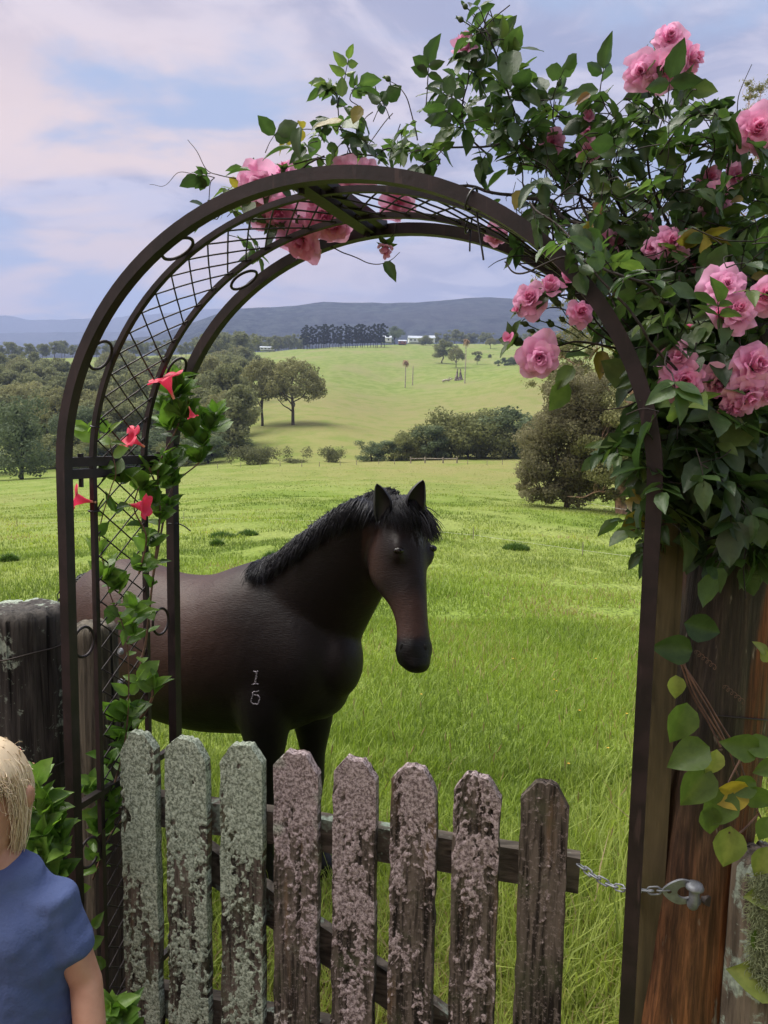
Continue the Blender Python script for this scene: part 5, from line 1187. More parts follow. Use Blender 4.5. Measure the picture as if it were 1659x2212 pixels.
for i_ in range(200):      # flyaway strands
    a = random.uniform(0, 6.283); e = random.uniform(-.5, 1.3); p = hc+UPZ*(.012+.089*math.sin(e))+BX*math.cos(a)*.073*math.cos(e)+BY*math.sin(a)*.088*math.cos(e); d = norm(p-hc+UPZ*.02); P = [p]
    for q in range(4): d = norm(d*.5-UPZ*.5+rng.normal(size=3)*.45+norm(p-hc)*.35); P.append(P[-1]+d*.005)
    tube(hb2, smooth_path(P, 2), .0004, 3, a=random.random(), cap=False)
part(hb2, 'hair', hr_m, boy)
# ================================================================== leaves, roses, vines
def leaf_template(ratio=.62, point=.35, fold=.18, curl=.12, nseg=7, serr=0.0):
    """a leaf lying along +x from its stalk at the origin, length 1; three columns of vertices"""
    V = []; 
    for k in range(nseg+1):
        f = k/nseg; w_ = math.sin(math.pi*f**(.78))**.85*ratio*.5 if 0 < f < 1 else .004
        w_ *= (1-point*.3*f)*(1+serr*(1 if k % 2 else -1)); z = -curl*f*f
        V += [(f, -w_, z+fold*w_+.02*math.sin(f*9)), (f, -w_*.5, z+fold*w_*.28), (f, 0, z), (f, w_*.5, z+fold*w_*.28), (f, w_, z+fold*w_-.02*math.sin(f*8))]
    V = np.array(V); i = np.arange(nseg)[:, None]*5; j = np.arange(4)[None]
    return V, np.stack([i+j, i+5+j, i+6+j, i+1+j], -1).reshape(-1, 4)
LT = [leaf_template(.62, .4, .30, .15, 7, .05), leaf_template(.56, .4, .5, .30, 7, .05), leaf_template(.66, .4, .12, .05, 7, .05)]
TA = np.tile(np.array([0., 0, .12, 0, 0]), 8)        # paler midrib
def leaf_shader(name, dark, mid, light, trans=.3, rough=.38, spec=.45):
    m_, n, b = newmat(name); v = n.attr('var').outputs['Fac']; tcn = n.node('ShaderNodeTexCoord').outputs['Object']
    c = n.mix(n.ss(v, .0, .5), dark, mid); c = n.mix(n.ss(v, .5, .95), c, light)
    c = n.mix(n.ss(n.noise(tcn, 45, 3), .35, .65), n.mix(1.0, c, (.75, .78, .75), 'MULTIPLY'), c)
    n.put(b.inputs['Base Color'], c); b.inputs['Roughness'].default_value = rough; b.inputs['Specular IOR Level'].default_value = spec
    tr = n.node('ShaderNodeBsdfTranslucent'); n.put(tr.inputs[0], n.mix(1.0, c, (1.9, 2.2, 1.1), 'MULTIPLY'))
    bn = n.node('ShaderNodeBump', i_Strength=.35, i_Distance=.002); n.put(bn.inputs['Height'], n.noise(tcn, 190, 3)); n.put(b.inputs['Normal'], bn.outputs[0])
    mx_ = n.node('ShaderNodeMixShader', i_0=trans); n.put(mx_.inputs[1], b.outputs[0]); n.put(mx_.inputs[2], tr.outputs[0]); n.put(m_.node_tree.nodes['Material Output'].inputs[0], mx_.outputs[0]); return m_
rl_m = leaf_shader('rose leaf', (.034, .062, .026), (.064, .110, .040), (.140, .195, .058))
yl_m = leaf_shader('yellowing rose leaf', (.17, .13, .030), (.25, .19, .04), (.20, .10, .04))
cane_m = simple('rose cane', (.050, .052, .030), .6, nscale=20, namp=.5); cane_d = simple('old woody cane', (.028, .020, .017), .8, nscale=30, namp=.5, bump=.5, bscale=80)
pink_m, n, b = newmat('pink rose petals'); v = n.attr('var').outputs['Fac']; tcn = n.node('ShaderNodeTexCoord').outputs['Object']
c = n.mix(v, (.80, .09, .28), (.93, .47, .72)); c = n.mix(n.ss(n.noise(n.mapping(tcn, (60, 60, 60)), 1, 3), .3, .7), n.mix(1.0, c, (.86, .80, .84), 'MULTIPLY'), c)
n.put(b.inputs['Base Color'], c); b.inputs['Roughness'].default_value = .55; b.inputs['Specular IOR Level'].default_value = .3
tr = n.node('ShaderNodeBsdfTranslucent'); n.put(tr.inputs[0], n.mix(v, (.85, .17, .38), (.94, .52, .74))); mx_ = n.node('ShaderNodeMixShader', i_0=.38); n.put(mx_.inputs[1], b.outputs[0]); n.put(mx_.inputs[2], tr.outputs[0]); n.put(pink_m.node_tree.nodes['Material Output'].inputs[0], mx_.outputs[0])
sepal_m = leaf_shader('rose sepal', (.04, .07, .02), (.06, .10, .03), (.09, .13, .04))
def arch_depth(u, v=500, mid=.18):   # depth (y) of the arch's middle plane along a line of sight
    d = ray(u, v); o = A0+AD*mid; t_ = ((o-CAMP)@AD)/(d@AD); return (CAMP+d*t_)[1]
def RD(u, v, off=0.0):               # a point on the rose, off metres behind the arch's mid plane
    uu = min(u, 1400); Y_ = arch_depth(uu, v)+off+(max(0, u-1400))*.0000; return at(u, v, Y_)
def leaves(mb, P, D, Nn, size, ratio_jit=.15, a=None):
    P = np.asarray(P); D = np.asarray(D, float); Nn = np.asarray(Nn, float); N = len(P)
    if N == 0: return
    a = rng.random(N)*.8 if a is None else np.broadcast_to(np.asarray(a, float), (N,))
    k = rng.integers(0, 3, N)
    for t_ in range(3):
        s_ = k == t_
        if s_.any():
            M_ = frames(D[s_], Nn[s_]); sz = np.broadcast_to(size, (N,))[s_]*(.75+.5*rng.random(s_.sum())); M_ = M_*sz[:, None, None]; M_[:, :, 1] *= (1+ratio_jit*rng.normal(size=s_.sum()))[:, None]
            mb.inst(LT[t_][0], LT[t_][1], M_, P[s_], a[s_], ta=TA)
def sprig(mb, sb, p, d, L_, lsize, n=5, a=None, stem=True):
    """one compound rose leaf: stalk, terminal leaflet and pairs"""
    d = norm(d); P = [p, p+d*L_*.5-UPZ*L_*.03, p+norm(d-UPZ*.25)*L_]; P = smooth_path(P, 3); side = norm(np.cross(d, UPZ+rng.normal(size=3)*.5)); nr = norm(np.cross(side, d)+rng.normal(size=3)*.35)
    if nr[2] < 0: nr = -nr
    if stem: tube(sb, P, np.linspace(.0012, .0007, len(P)), 4, cap=False)
    a0 = random.random()*.8 if a is None else a; e = norm(P[-1]-P[-2])
    LP_, LD, LN = [P[-1]], [norm(e-UPZ*.25+rng.normal(size=3)*.15)], [nr+rng.normal(size=3)*.2]
    for q in range((n-1)//2):
        pp = P[-1-2*(q+0)-1] if len(P) > 2*q+1 else P[1]
        for s_ in (-1, 1): LP_.append(pp); LD.append(norm(d*.45+side*s_*.9-UPZ*.2+rng.normal(size=3)*.18)); LN.append(nr+rng.normal(size=3)*.3)
    leaves(mb, LP_, LD, LN, lsize*np.array([1.15]+[.9]*(len(LP_)-1)), a=np.clip(a0+rng.normal(size=len(LP_))*.08, 0, 1))
def petal(mb, c, M_, R_, r0_, r1_, tilt, width, cup, ruff, a0_, a1_, yaw):
    """one petal: grid from base to rim, wrapped round the flower's axis (z)"""
    nu, nv_ = 7, 8; V = []; A = []
    for i in range(nv_+1):
        for j in range(nu+1):
            f = i/nv_; g = (j/nu-.5)*2; w_ = width*math.sin(min(1, f*1.15+.12)*math.pi/2); f = f*(1-.16*abs(g)**2.5)
            ang = yaw+g*w_; z = R_*cup*(f**.8)*math.cos(tilt)-abs(g)**2*R_*.10*f; rr = R_*(.02+r1_*.30*min(1, f*2.5)*(1-.3*math.sin(tilt))+r1_*.78*f*math.sin(tilt))
            if f > .75: rr += R_*.10*(f-.75)*4*(1 if tilt > .5 else .3); z -= R_*.12*(f-.75)*4*(tilt > .6)
            z += R_*ruff*math.sin(g*5+yaw*3)*f**2; rr += R_*ruff*.8*math.sin(g*4+yaw*7)*f**2
            V.append((rr*math.cos(ang), rr*math.sin(ang), z)); A.append(a0_+(a1_-a0_)*f+.05*math.sin(j*2+yaw))
    V = np.array(V)@M_.T+c; i = np.arange(nv_)[:, None]*(nu+1); j = np.arange(nu)[None]
    mb.add(V, np.stack([i+j, i+j+1, i+nu+2+j, i+nu+1+j], -1).reshape(-1, 4), np.clip(A, 0, 1))
def bloom(c, axis, R_, root, kind='open', tone=0.0, label=None):
    z = norm(axis); x = norm(np.cross(z, [.3, .2, 1])); y = np.cross(z, x); M_ = np.stack([x, y, z], -1); m_ = MB(); y0 = random.random()*6
    core = [(3, .10, .08, 1.7, .80, .01), (4, .20, .16, 1.5, .86, .02), (4, .32, .26, 1.3, .90, .03)]
    if kind == 'bud': spec = [(3, .25, .50, 1.6, .6, .02)]
    elif kind == 'half': spec = core+[(5, .46, .42, 1.2, .98, .03), (5, .66, .70, 1.1, .88, .05)]
    elif kind == 'flat': spec = core+[(5, .52, .55, 1.25, .84, .08), (5, .76, .88, 1.2, .74, .12), (5, 1.0, 1.22, 1.15, .55, .16)]
    else: spec = core+[(5, .46, .42, 1.25, .92, .05), (5, .66, .66, 1.2, .86, .08), (5, .84, .95, 1.15, .72, .12), (5, 1.0, 1.25, 1.1, .50, .15)]
    K = len(spec)
    for q, (cnt, r1_, tl_, wd_, cp, rf_) in enumerate(spec):
        for k in range(cnt):
            f = q/max(1, K-1); petal(m_, c, M_, R_*random.uniform(.88, 1.10), .2, r1_*random.uniform(.88, 1.12), tl_+rng.normal()*(.06+.12*f), wd_*random.uniform(.85, 1.05)*math.pi/cnt*1.25, cp*(.9+.2*random.random()), rf_, .08+.45*f+tone, .45+.5*f+tone, y0+q*.7+k*6.283/cnt+rng.normal()*.1)
    o = part(m_, 'rose_bloom' if kind != 'bud' else 'rosebud', pink_m, root)
    sb = MB()
    for k in range(5):
        a = k*1.2566; d = norm(x*math.cos(a)+y*math.sin(a)+z*(.9 if kind == 'bud' else -.1)); leaves(sb, [c-z*R_*.05], [d], [z], R_*.9, a=[.3])
    tube(sb, [c-z*R_*.35, c-z*R_*.12, c+z*R_*.05], [R_*.10, R_*.20, R_*.16], 8)
    s2 = part(sb, 'sepals', sepal_m, root); s2.parent = o
    if label: o['label'] = label
    return o
_rb = at(1560, 1900, 1.66); rose = empty('climbing_rose', np.array([_rb[0], 1.66, 0])); tag(rose, 'climbing rose with large pink blooms sprawling over the right half of the arch', 'rose bush')
stems = MB(); fol = MB(); yel = MB(); base_r = np.array(rose.location)
CANES = [  # (u, v, off) polylines followed by the canes, radii, leafiness
 ([(1590, 1500, .12), (1560, 1200, .10), (1530, 1000, .08), (1480, 800, .05), (1400, 640, .05), (1300, 520, .0), (1180, 440, .05), (1040, 410, .10), (900, 395, .12)], .0062, 0),
 ([(1600, 1300, .15), (1600, 900, .15), (1560, 700, .12), (1450, 560, .10), (1330, 470, .10), (1200, 400, .12)], .0055, 0),
 ([(1540, 700, .05), (1480, 560, .05), (1420, 430, .05), (1395, 330, .05), (1405, 240, .02), (1430, 185, .0)], .0035, 1),
 ([(1360, 470, .1), (1240, 270, .1), (1150, 265, .1), (1090, 300, .1), (1000, 320, .12), (840, 325, .14), (720, 340, .14), (620, 350, .1)], .0030, 1),
 ([(1240, 330, .05), (1170, 330, .05), (1120, 290, .0), (1100, 200, .0), (1075, 130, .0), (1050, 60, .0), (1052, 20, .0)], .0028, 1),
 ([(1050, 330, .1), (1000, 260, .08), (1010, 180, .05), (1005, 120, .05)], .0022, 1),
 ([(1060, 80, .0), (1030, 50, .0), (1005, 20, .0)], .0012, 0), ([(1060, 100, .0), (1040, 70, .0), (1000, 42, .0)], .0012, 0),
 ([(900, 300, .1), (880, 220, .08), (860, 185, .08), (838, 170, .08)], .0014, 0),
 ([(760, 340, .1), (740, 280, .1), (735, 230, .1), (742, 190, .1)], .0018, 1),
 ([(1200, 260, .05), (1190, 220, .05), (1208, 185, .05)], .0014, 0), ([(1180, 240, .05), (1150, 200, .05), (1130, 182, .05)], .0014, 0),
 ([(1395, 320, .05), (1340, 250, .05), (1300, 215, .05)], .002, 1), ([(1430, 330, .05), (1480, 260, .05), (1530, 235, .05), (1560, 240, .05)], .002, 1),
 ([(1420, 560, .0), (1300, 620, -.03), (1230, 640, -.06), (1180, 650, -.08)], .0028, 0), ([(1470, 820, .0), (1360, 760, -.05), (1260, 740, -.08), (1190, 750, -.10)], .0028, 0),
 ([(1360, 760, -.05), (1290, 690, -.08), (1240, 650, -.1), (1180, 620, -.1)], .002, 0), ([(1330, 740, -.06), (1250, 690, -.08), (1190, 660, -.1), (1120, 700, -.1)], .0018, 0),
 ([(1290, 700, -.06), (1250, 690, -.09)], .0014, 0), ([(1300, 740, -.06), (1230, 760, -.1), (1120, 740, -.1)], .0015, 0),
 ([(1250, 430, .05), (1320, 640, .0), (1390, 760, -.02), (1420, 900, -.04), (1400, 1010, -.06)], .0030, 1),
 ([(1540, 760, .0), (1500, 690, -.1), (1480, 640, -.12), (1470, 600, -.12)], .0022, 0), ([(1560, 900, -.02), (1600, 800, -.12), (1590, 720, -.15), (1570, 650, -.15)], .0022, 0),
 ([(1500, 900, 0), (1440, 940, -.08), (1380, 960, -.1), (1330, 960, -.12)], .002, 1), ([(1500, 1000, 0), (1440, 1040, -.06), (1400, 1120, -.08), (1385, 1170, -.08)], .0018, 1),
 ([(1560, 1000, 0), (1580, 1080, -.1), (1590, 1130, -.12)], .0018, 1), ([(1600, 1080, -.05), (1600, 1180, -.12), (1612, 1240, -.12)], .0014, 1),
 ([(540, 395, .05), (480, 385, .0), (455, 368, .0), (430, 330, .0), (405, 305, .0)], .0013, 0), ([(455, 372, .0), (430, 370, .0), (385, 380, .0), (345, 400, .0), (322, 403, .0)], .0009, 0),
 ([(700, 340, .1), (560, 400, .1), (500, 440, .12), (470, 470, .12)], .0022, 1),
 ([(680, 520, .22), (740, 545, .22), (790, 570, .22), (835, 572, .22), (868, 545, .22)], .0016, 0), ([(850, 480, .2), (840, 520, .2), (832, 540, .2)], .0012, 0),
 ([(1180, 560, .1), (1120, 570, .1), (1140, 578, .1), (1230, 600, .05)], .0016, 0), ([(1400, 300, .05), (1300, 350, .05), (1200, 360, .1), (1100, 345, .1)], .0022, 1),
 ([(1500, 860, -.10), (1420, 760, -.20), (1330, 640, -.22), (1240, 560, -.22), (1130, 590, -.2), (1090, 565, -.2)], .0026, 0), ([(1480, 700, -.05), (1400, 620, -.22), (1300, 590, -.24), (1230, 510, -.24), (1140, 440, -.2)], .0030, 1),
 ([(1440, 460, .05), (1350, 420, .08), (1250, 380, .1)], .003, 1), ([(1600, 620, .05), (1580, 450, .05), (1560, 380, .0), (1600, 300, .0), (1640, 270, .0)], .003, 1)]
for pts, r_, lf_ in CANES:
    P = smooth_path([RD(*p) for p in pts], 10); P = P+np.stack([vnoise(P*23+k*9.) for k in range(3)], -1)*.016-.008
    tube(stems, P, np.linspace(r_, r_*.5, len(P)), 6, cap=True)
    for i_ in range(0, len(P)-1, 3):          # thorns
        if r_ < .003: break
        d = norm(rng.normal(size=3)); tube(stems, [P[i_], P[i_]+d*.009], [.0018, .0003], 4, cap=False)
    if lf_:
        for i_ in range(3, len(P), 3): sprig(fol, stems, P[i_], norm(rng.normal(size=3)*[1, .8, .7]+[0, -.2, .15]), random.uniform(.035, .06), .036)
# woody trunk from the ground up the post
for k in range(5):
    P = smooth_path([base_r+rng.normal(size=3)*[.03, .02, 0], base_r+np.array([.0, -.02, .6])+rng.normal(size=3)*.03, RD(1560, 1200, .12)+rng.normal(size=3)*.03, RD(1520, 900, .1)+rng.normal(size=3)*.04, RD(1450, 640, .08)+rng.normal(size=3)*.05], 10); tube(stems, P, np.linspace(.009, .005, len(P)), 7)
# dead twiggy stems between post and board
for k in range(26):
    u_ = random.uniform(1455, 1500); P = smooth_path([at(u_-25, 1650, 1.52), at(u_-8, 1400, 1.5)+rng.normal(size=3)*.006, at(u_, 1200, 1.48)+rng.normal(size=3)*.01, at(u_+random.uniform(-40, 40), 950, 1.45), at(u_+random.uniform(-120, 60), 700, 1.42)], 6); tube(stems, P, random.uniform(.0012, .0028), 5)
for i_ in range(130):     # tangle of bare twigs inside the bush
    u_ = random.uniform(1150, 1640); v_ = random.uniform(330 if u_ > 1250 else 380, 620 if u_ < 1330 else 1000); a = random.uniform(0, 6.28); P = [RD(u_, v_, random.gauss(.08, .07))]; d = norm([math.cos(a), random.gauss(0, .3), abs(math.sin(a))])
    for q in range(5): d = norm(d+rng.normal(size=3)*.35); P.append(P[-1]+d*random.uniform(.02, .045))
    tube(stems, smooth_path(P, 3), np.linspace(random.uniform(.0012, .0028), .0006, 16), 5, cap=False)
# masses of leaves: (u, v, radius u, radius v, depth spread, number of sprigs, depth offset)
MASS = [(480, 385, 28, 18, .05, 5, .0), (500, 480, 40, 55, .08, 18, .15), (560, 350, 60, 35, .08, 8, .05), (545, 510, 28, 45, .05, 9, .18), (640, 470, 50, 40, .08, 14, .15), (720, 300, 50, 55, .10, 20, .08), (760, 240, 45, 50, .08, 14, .08), (830, 300, 60, 50, .12, 22, .10), (860, 230, 60, 40, .10, 16, .08),
 (930, 290, 60, 60, .12, 26, .10), (970, 210, 55, 55, .10, 22, .06), (1040, 260, 60, 70, .12, 26, .06), (1060, 170, 45, 50, .08, 14, .02), (1050, 90, 35, 30, .06, 8, .0), (1120, 110, 40, 30, .05, 5, .0), (1100, 340, 60, 50, .14, 24, .10), (1170, 270, 70, 60, .12, 26, .06),
 (1230, 350, 70, 60, .15, 28, .08), (1250, 440, 70, 60, .15, 26, .10), (1300, 300, 60, 50, .12, 16, .05), (1340, 210, 55, 30, .08, 15, .0), (1430, 240, 60, 40, .10, 16, .0), (1500, 250, 50, 40, .10, 12, .0), (1380, 330, 60, 60, .15, 18, .06), (1470, 350, 70, 60, .15, 26, .06), (1560, 330, 60, 60, .15, 20, .05),
 (1360, 430, 70, 60, .15, 24, .08), (1460, 450, 70, 60, .18, 34, .08), (1560, 470, 70, 70, .18, 40, .06), (1640, 440, 60, 80, .18, 34, .02), (1640, 340, 40, 40, .12, 12, .0), (1330, 540, 60, 50, .15, 26, .08), (1430, 560, 70, 60, .18, 40, .08), (1540, 580, 70, 70, .18, 50, .06), (1630, 600, 60, 80, .2, 44, .05),
 (1440, 660, 50, 60, .15, 30, .06), (1490, 680, 70, 70, .18, 48, .06), (1600, 720, 80, 70, .2, 50, .06), (1455, 780, 45, 60, .15, 32, .04), (1500, 820, 70, 70, .18, 46, .04), (1600, 850, 80, 70, .18, 46, .05), (1460, 880, 50, 55, .15, 32, .0), (1520, 930, 70, 60, .18, 46, .02), (1610, 950, 70, 70, .18, 50, .02),
 (1420, 950, 45, 40, .12, 12, -.06), (1480, 1010, 60, 50, .15, 34, -.02), (1560, 1040, 60, 50, .15, 36, -.02), (1630, 1060, 60, 60, .15, 36, .0), (1450, 1060, 40, 35, .10, 11, -.05), (1480, 1120, 40, 30, .08, 9, -.06), (1600, 1150, 50, 40, .10, 14, -.08), (1640, 1130, 40, 40, .10, 12, -.04),
 (1130, 420, 60, 40, .12, 14, .12), (1290, 720, 40, 40, .06, 3, -.05), (1370, 600, 40, 40, .1, 10, .05), (1200, 500, 60, 40, .1, 10, .1)]
for u_, v_, ru, rv, sp_, cnt, off in MASS:
    for k in range(int(cnt*(1.05 if v_ > 480 and u_ > 1280 else .26 if v_ <= 400 else .36))):
        a = random.uniform(0, 6.283); q = math.sqrt(random.random()); p = RD(u_+ru*q*math.cos(a), v_+rv*q*math.sin(a), off+random.gauss(0, sp_*.55))
        d = norm(np.array([math.cos(a)*.8, -.35, -math.sin(a)*.4])+rng.normal(size=3)*.75); big = 1.0+.25*(u_ > 1300)*(v_ > 600)
        s_ = random.random(); tone = min(1, max(0, random.gauss(.35 if v_ > 500 else .30, .22)))
        sprig(yel if s_ > .975 else fol, stems, p, d, random.uniform(.03, .055), random.uniform(.034, .050)*big, random.choice([3, 5, 5]), a=tone)
        if random.random() < .5: q2 = rng.normal(size=3)*.018; P = smooth_path([p, p+q2, p+q2*1.8+rng.normal(size=3)*.012], 4); tube(stems, P, .0011, 4, cap=False)
# individual larger leaves picked out in the photograph: (u, v, size px, direction in the picture, facing, tone, depth offset)
def pick(mb, u, v, px, ang, face=(0, -1, .3), tone=.4, off=-.05, Y_=None):
    Y_ = arch_depth(min(u, 1400), v)+off if Y_ is None else Y_; d = rt*math.cos(R(ang))+up*math.sin(R(ang)); c = at(u, v, Y_); L_ = px*Y_/F
    leaves(mb, [c-d*L_/2], [d+np.array(face)*.15], [face], L_/1.0, .05, a=[tone])
for a_ in ((1300, 967, 68, 190, (0, -.5, 1), .9), (1350, 1020, 80, 215, (-.3, -.6, 1), .75), (1425, 985, 55, 270, (0, -1, .3), .55), (1205, 855, 75, 235, (.5, -.8, .3), .8), (1220, 815, 60, 235, (.3, -.5, 1), .8), (1245, 770, 50, 10, (0, -.5, 1), .4), (1315, 795, 50, 15, (0, -1, .5), .3),
           (1375, 735, 45, 0, (0, -1, .5), .25), (1600, 920, 80, 300, (0, -1, .2), .55), (1650, 1040, 85, 290, (-.2, -1, .2), .5), (1560, 1130, 60, 185, (0, -1, .5), .85), (1630, 1125, 62, 355, (0, -1, .5), .6), (1395, 1160, 52, 240, (0, -.8, .6), .95), (1585, 1207, 42, 180, (0, -.8, .6), .95), (1622, 1218, 40, 330, (0, -.8, .6), .8), (1609, 1252, 55, 270, (-1, -.5, .1), .4),
           (1150, 112, 62, 345, (0, -.6, .9), .3), (1105, 150, 80, 265, (-.5, -1, .1), .3), (1262, 205, 62, 200, (0, -.9, .5), .45), (645, 305, 60, 265, (-.6, -.8, .2), .2), (592, 330, 78, 195, (0, -.4, 1), .25), (505, 372, 70, 185, (0, -.4, 1), .25), (739, 190, 38, 90, (0, -1, .1), .7), (842, 583, 42, 300, (0, -1, .3), .3)):
    pick(fol, *a_[:4], face=a_[4], tone=a_[5], off=-.12 if a_[0] > 1380 and a_[1] > 800 else -.05)
for a_ in ((1583, 1158, 58, 265, (0, -1, .2), .5), (1293, 455, 40, 300, (0, -1, .3), .9), (1270, 500, 45, 250, (0, -1, .3), .6), (1590, 433, 32, 200, (0, -1, .3), .1), (1645, 600, 45, 0, (0, -1, .3), .1), (715, 268, 50, 200, (0, -.6, .8), .5), (770, 250, 45, 250, (0, -1, .3), .2), (1120, 430, 40, 250, (0, -1, .3), .2), (1262, 212, 30, 215, (0, -1, .5), .9)):
    pick(yel, *a_[:4], face=a_[4], tone=a_[5], off=-.08)
part(stems, 'stems', cane_d, rose); part(fol, 'foliage', rl_m, rose); part(yel, 'yellow_foliage', yl_m, rose)
BL = [(1447, 82, 62, 'open', .25, (-.2, -1, .1), -.02), (1384, 156, 70, 'flat', .2, (-.4, -1, -.3), -.02), (1440, 148, 78, 'flat', .05, (.1, -1, -.4), -.03), (1492, 128, 66, 'open', .15, (.6, -1, -.1), 0), (1003, 108, 50, 'half', .3, (-.2, -.8, .5), .05),
 (1270, 253, 26, 'half', .0, (0, -1, .5), .05), (1192, 310, 46, 'flat', .0, (0, -1, -.4), .1), (1270, 338, 44, 'half', .2, (0, -1, .3), .05), (1268, 285, 34, 'flat', .0, (0, -1, -.3), .08), (1635, 280, 78, 'open', .0, (-.2, -1, 0), -.05), (1655, 300, 60, 'flat', .0, (0, -1, -.4), -.03),
 (1552, 432, 62, 'flat', .2, (0, -1, -.3), .0), (1592, 382, 56, 'flat', .25, (0, -1, -.3), .05), (1530, 385, 40, 'half', .1, (0, -1, 0), .05),
 (560, 398, 74, 'flat', .25, (0, -.8, -.6), .05), (612, 375, 50, 'open', .3, (0, -.8, .3), .08), (545, 430, 66, 'flat', .0, (-.2, -.8, -.6), .12), (602, 460, 76, 'flat', -.05, (0, -.8, -.7), .14), (700, 462, 86, 'flat', -.05, (.1, -.8, -.7), .16), (650, 520, 84, 'flat', -.08, (-.3, -.8, -.6), .17), (722, 488, 70, 'flat', -.05, (.3, -.8, -.6), .18), (570, 468, 55, 'flat', .0, (-.2, -.8, -.6), .15),
 (745, 380, 66, 'flat', .1, (0, -.9, -.5), .12), (795, 376, 50, 'flat', .2, (.2, -.9, -.4), .12), (860, 440, 66, 'flat', .05, (0, -.9, -.5), .16), (833, 536, 32, 'half', .1, (0, -.4, -1), .2), (1072, 510, 46, 'flat', -.05, (0, -.7, -.8), .16), (612, 358, 20, 'bud', .0, (.1, -.3, 1), .05),
 (1450, 524, 66, 'open', .15, (-.1, -1, .15), -.03), (1406, 536, 40, 'flat', .1, (-.6, -1, 0), .0), (1487, 503, 28, 'bud', .0, (.3, -.5, 1), -.02), (1490, 572, 52, 'flat', .1, (.3, -1, -.3), .02), (1310, 522, 36, 'flat', .1, (0, -1, -.4), .05), (1400, 478, 30, 'flat', .1, (0, -1, 0), .1),
 (1145, 645, 62, 'open', .15, (-.4, -1, .25), -.10), (1185, 622, 50, 'half', .05, (0, -.8, .6), -.1), (1226, 603, 46, 'half', .0, (.1, -.8, .5), -.08), (1255, 673, 48, 'open', -.05, (.1, -1, .2), -.10), (1100, 730, 40, 'bud', .1, (-1, -.4, .3), -.10), (1166, 772, 84, 'open', .35, (-.25, -1, -.25), -.12), (1116, 668, 22, 'bud', -.1, (-1, -.3, .5), -.1),
 (1567, 618, 88, 'flat', .35, (-.2, -1, .2), -.16), (1590, 672, 80, 'open', .15, (0, -1, .3), -.17), (1652, 640, 64, 'open', .0, (-.2, -1, .2), -.16), (1556, 680, 34, 'half', -.15, (-.7, -.8, .2), -.16), (1462, 778, 84, 'flat', .3, (-.3, -.9, .5), -.14), (1480, 822, 78, 'open', .0, (-.2, -1, -.1), -.15), (1552, 828, 76, 'flat', .3, (0, -.9, -.7), -.14),
 (1632, 790, 92, 'open', .15, (.1, -1, .1), -.17), (1618, 856, 88, 'flat', .2, (0, -.9, -.6), -.16), (1588, 880, 60, 'flat', .1, (-.1, -.8, -.8), -.15), (1488, 705, 18, 'bud', -.2, (0, -.3, 1), -.14), (1655, 850, 60, 'flat', .2, (.2, -.9, -.5), -.16), (1336, 520, 30, 'flat', .1, (0, -1, -.3), .06)]
for u_, v_, px, kd, tn, ax_, off in BL:
    px *= 1.13
    p = RD(u_, v_, off-.02); R_ = px*p[1]/F*.5/(.95 if kd in ('open',) else 1.0 if kd == 'flat' else .62 if kd == 'half' else .42)
    bloom(p-norm(ax_)*R_*.3, ax_, R_, rose, kd, tn)
# green buds on thin stalks
gb_m = leaf_shader('green bud', (.035, .065, .02), (.07, .11, .035), (.10, .14, .05))
for (u_, v_, px, fr_) in ((1160, 690, 16, (1230, 720)), (1190, 700, 18, (1250, 730)), (1205, 655, 18, (1260, 720)), (1215, 690, 14, (1270, 730)), (1135, 700, 16, (1230, 740)), (1150, 715, 14, (1240, 745)), (1285, 600, 18, (1290, 690)), (1300, 640, 18, (1300, 700)), (1232, 640, 18, (1240, 700)), (1240, 620, 16, (1245, 680)), (1180, 735, 14, (1260, 750)), (1210, 740, 14, (1280, 755)),
                          (1462, 690, 18, (1470, 760)), (1478, 745, 16, (1480, 800)), (1500, 720, 14, (1490, 780)), (1556, 700, 18, (1540, 790)), (1605, 720, 20, (1580, 800)), (1618, 690, 16, (1590, 780)), (1645, 715, 20, (1600, 800)), (1540, 560, 20, (1550, 620)), (1600, 550, 22, (1590, 630)), (1620, 560, 20, (1600, 640)),
                          (1005, 14, 14, (1040, 50)), (995, 42, 15, (1040, 70)), (838, 170, 15, (862, 190)), (1130, 182, 17, (1150, 205)), (1208, 180, 14, (1195, 215)), (1420, 120, 22, (1430, 160)), (1550, 240, 10, (1520, 250)), (1577, 245, 10, (1540, 260))):
    m_ = MB(); p = RD(u_, v_, -.10 if u_ > 1120 and v_ > 560 else 0); b_ = RD(*fr_, -.05 if v_ > 560 else 0); d = norm(p-b_); r_ = px*p[1]/F*.42
    tube(m_, [p-d*r_*1.1, p-d*r_*.5, p+d*r_*.1, p+d*r_*.9, p+d*r_*1.9], [r_*.35, r_*.85, r_*.95, r_*.6, r_*.08], 9); tube(m_, smooth_path([b_, (b_+p)/2+rng.normal(size=3)*.004, p-d*r_], 4), .0011, 4, cap=False)
    for k in range(3): leaves(m_, [p+d*r_*.5], [norm(d+rng.normal(size=3)*.5)], [norm(rng.normal(size=3))], r_*1.6, a=[.3])
    part(m_, 'rosebud', gb_m, rose)
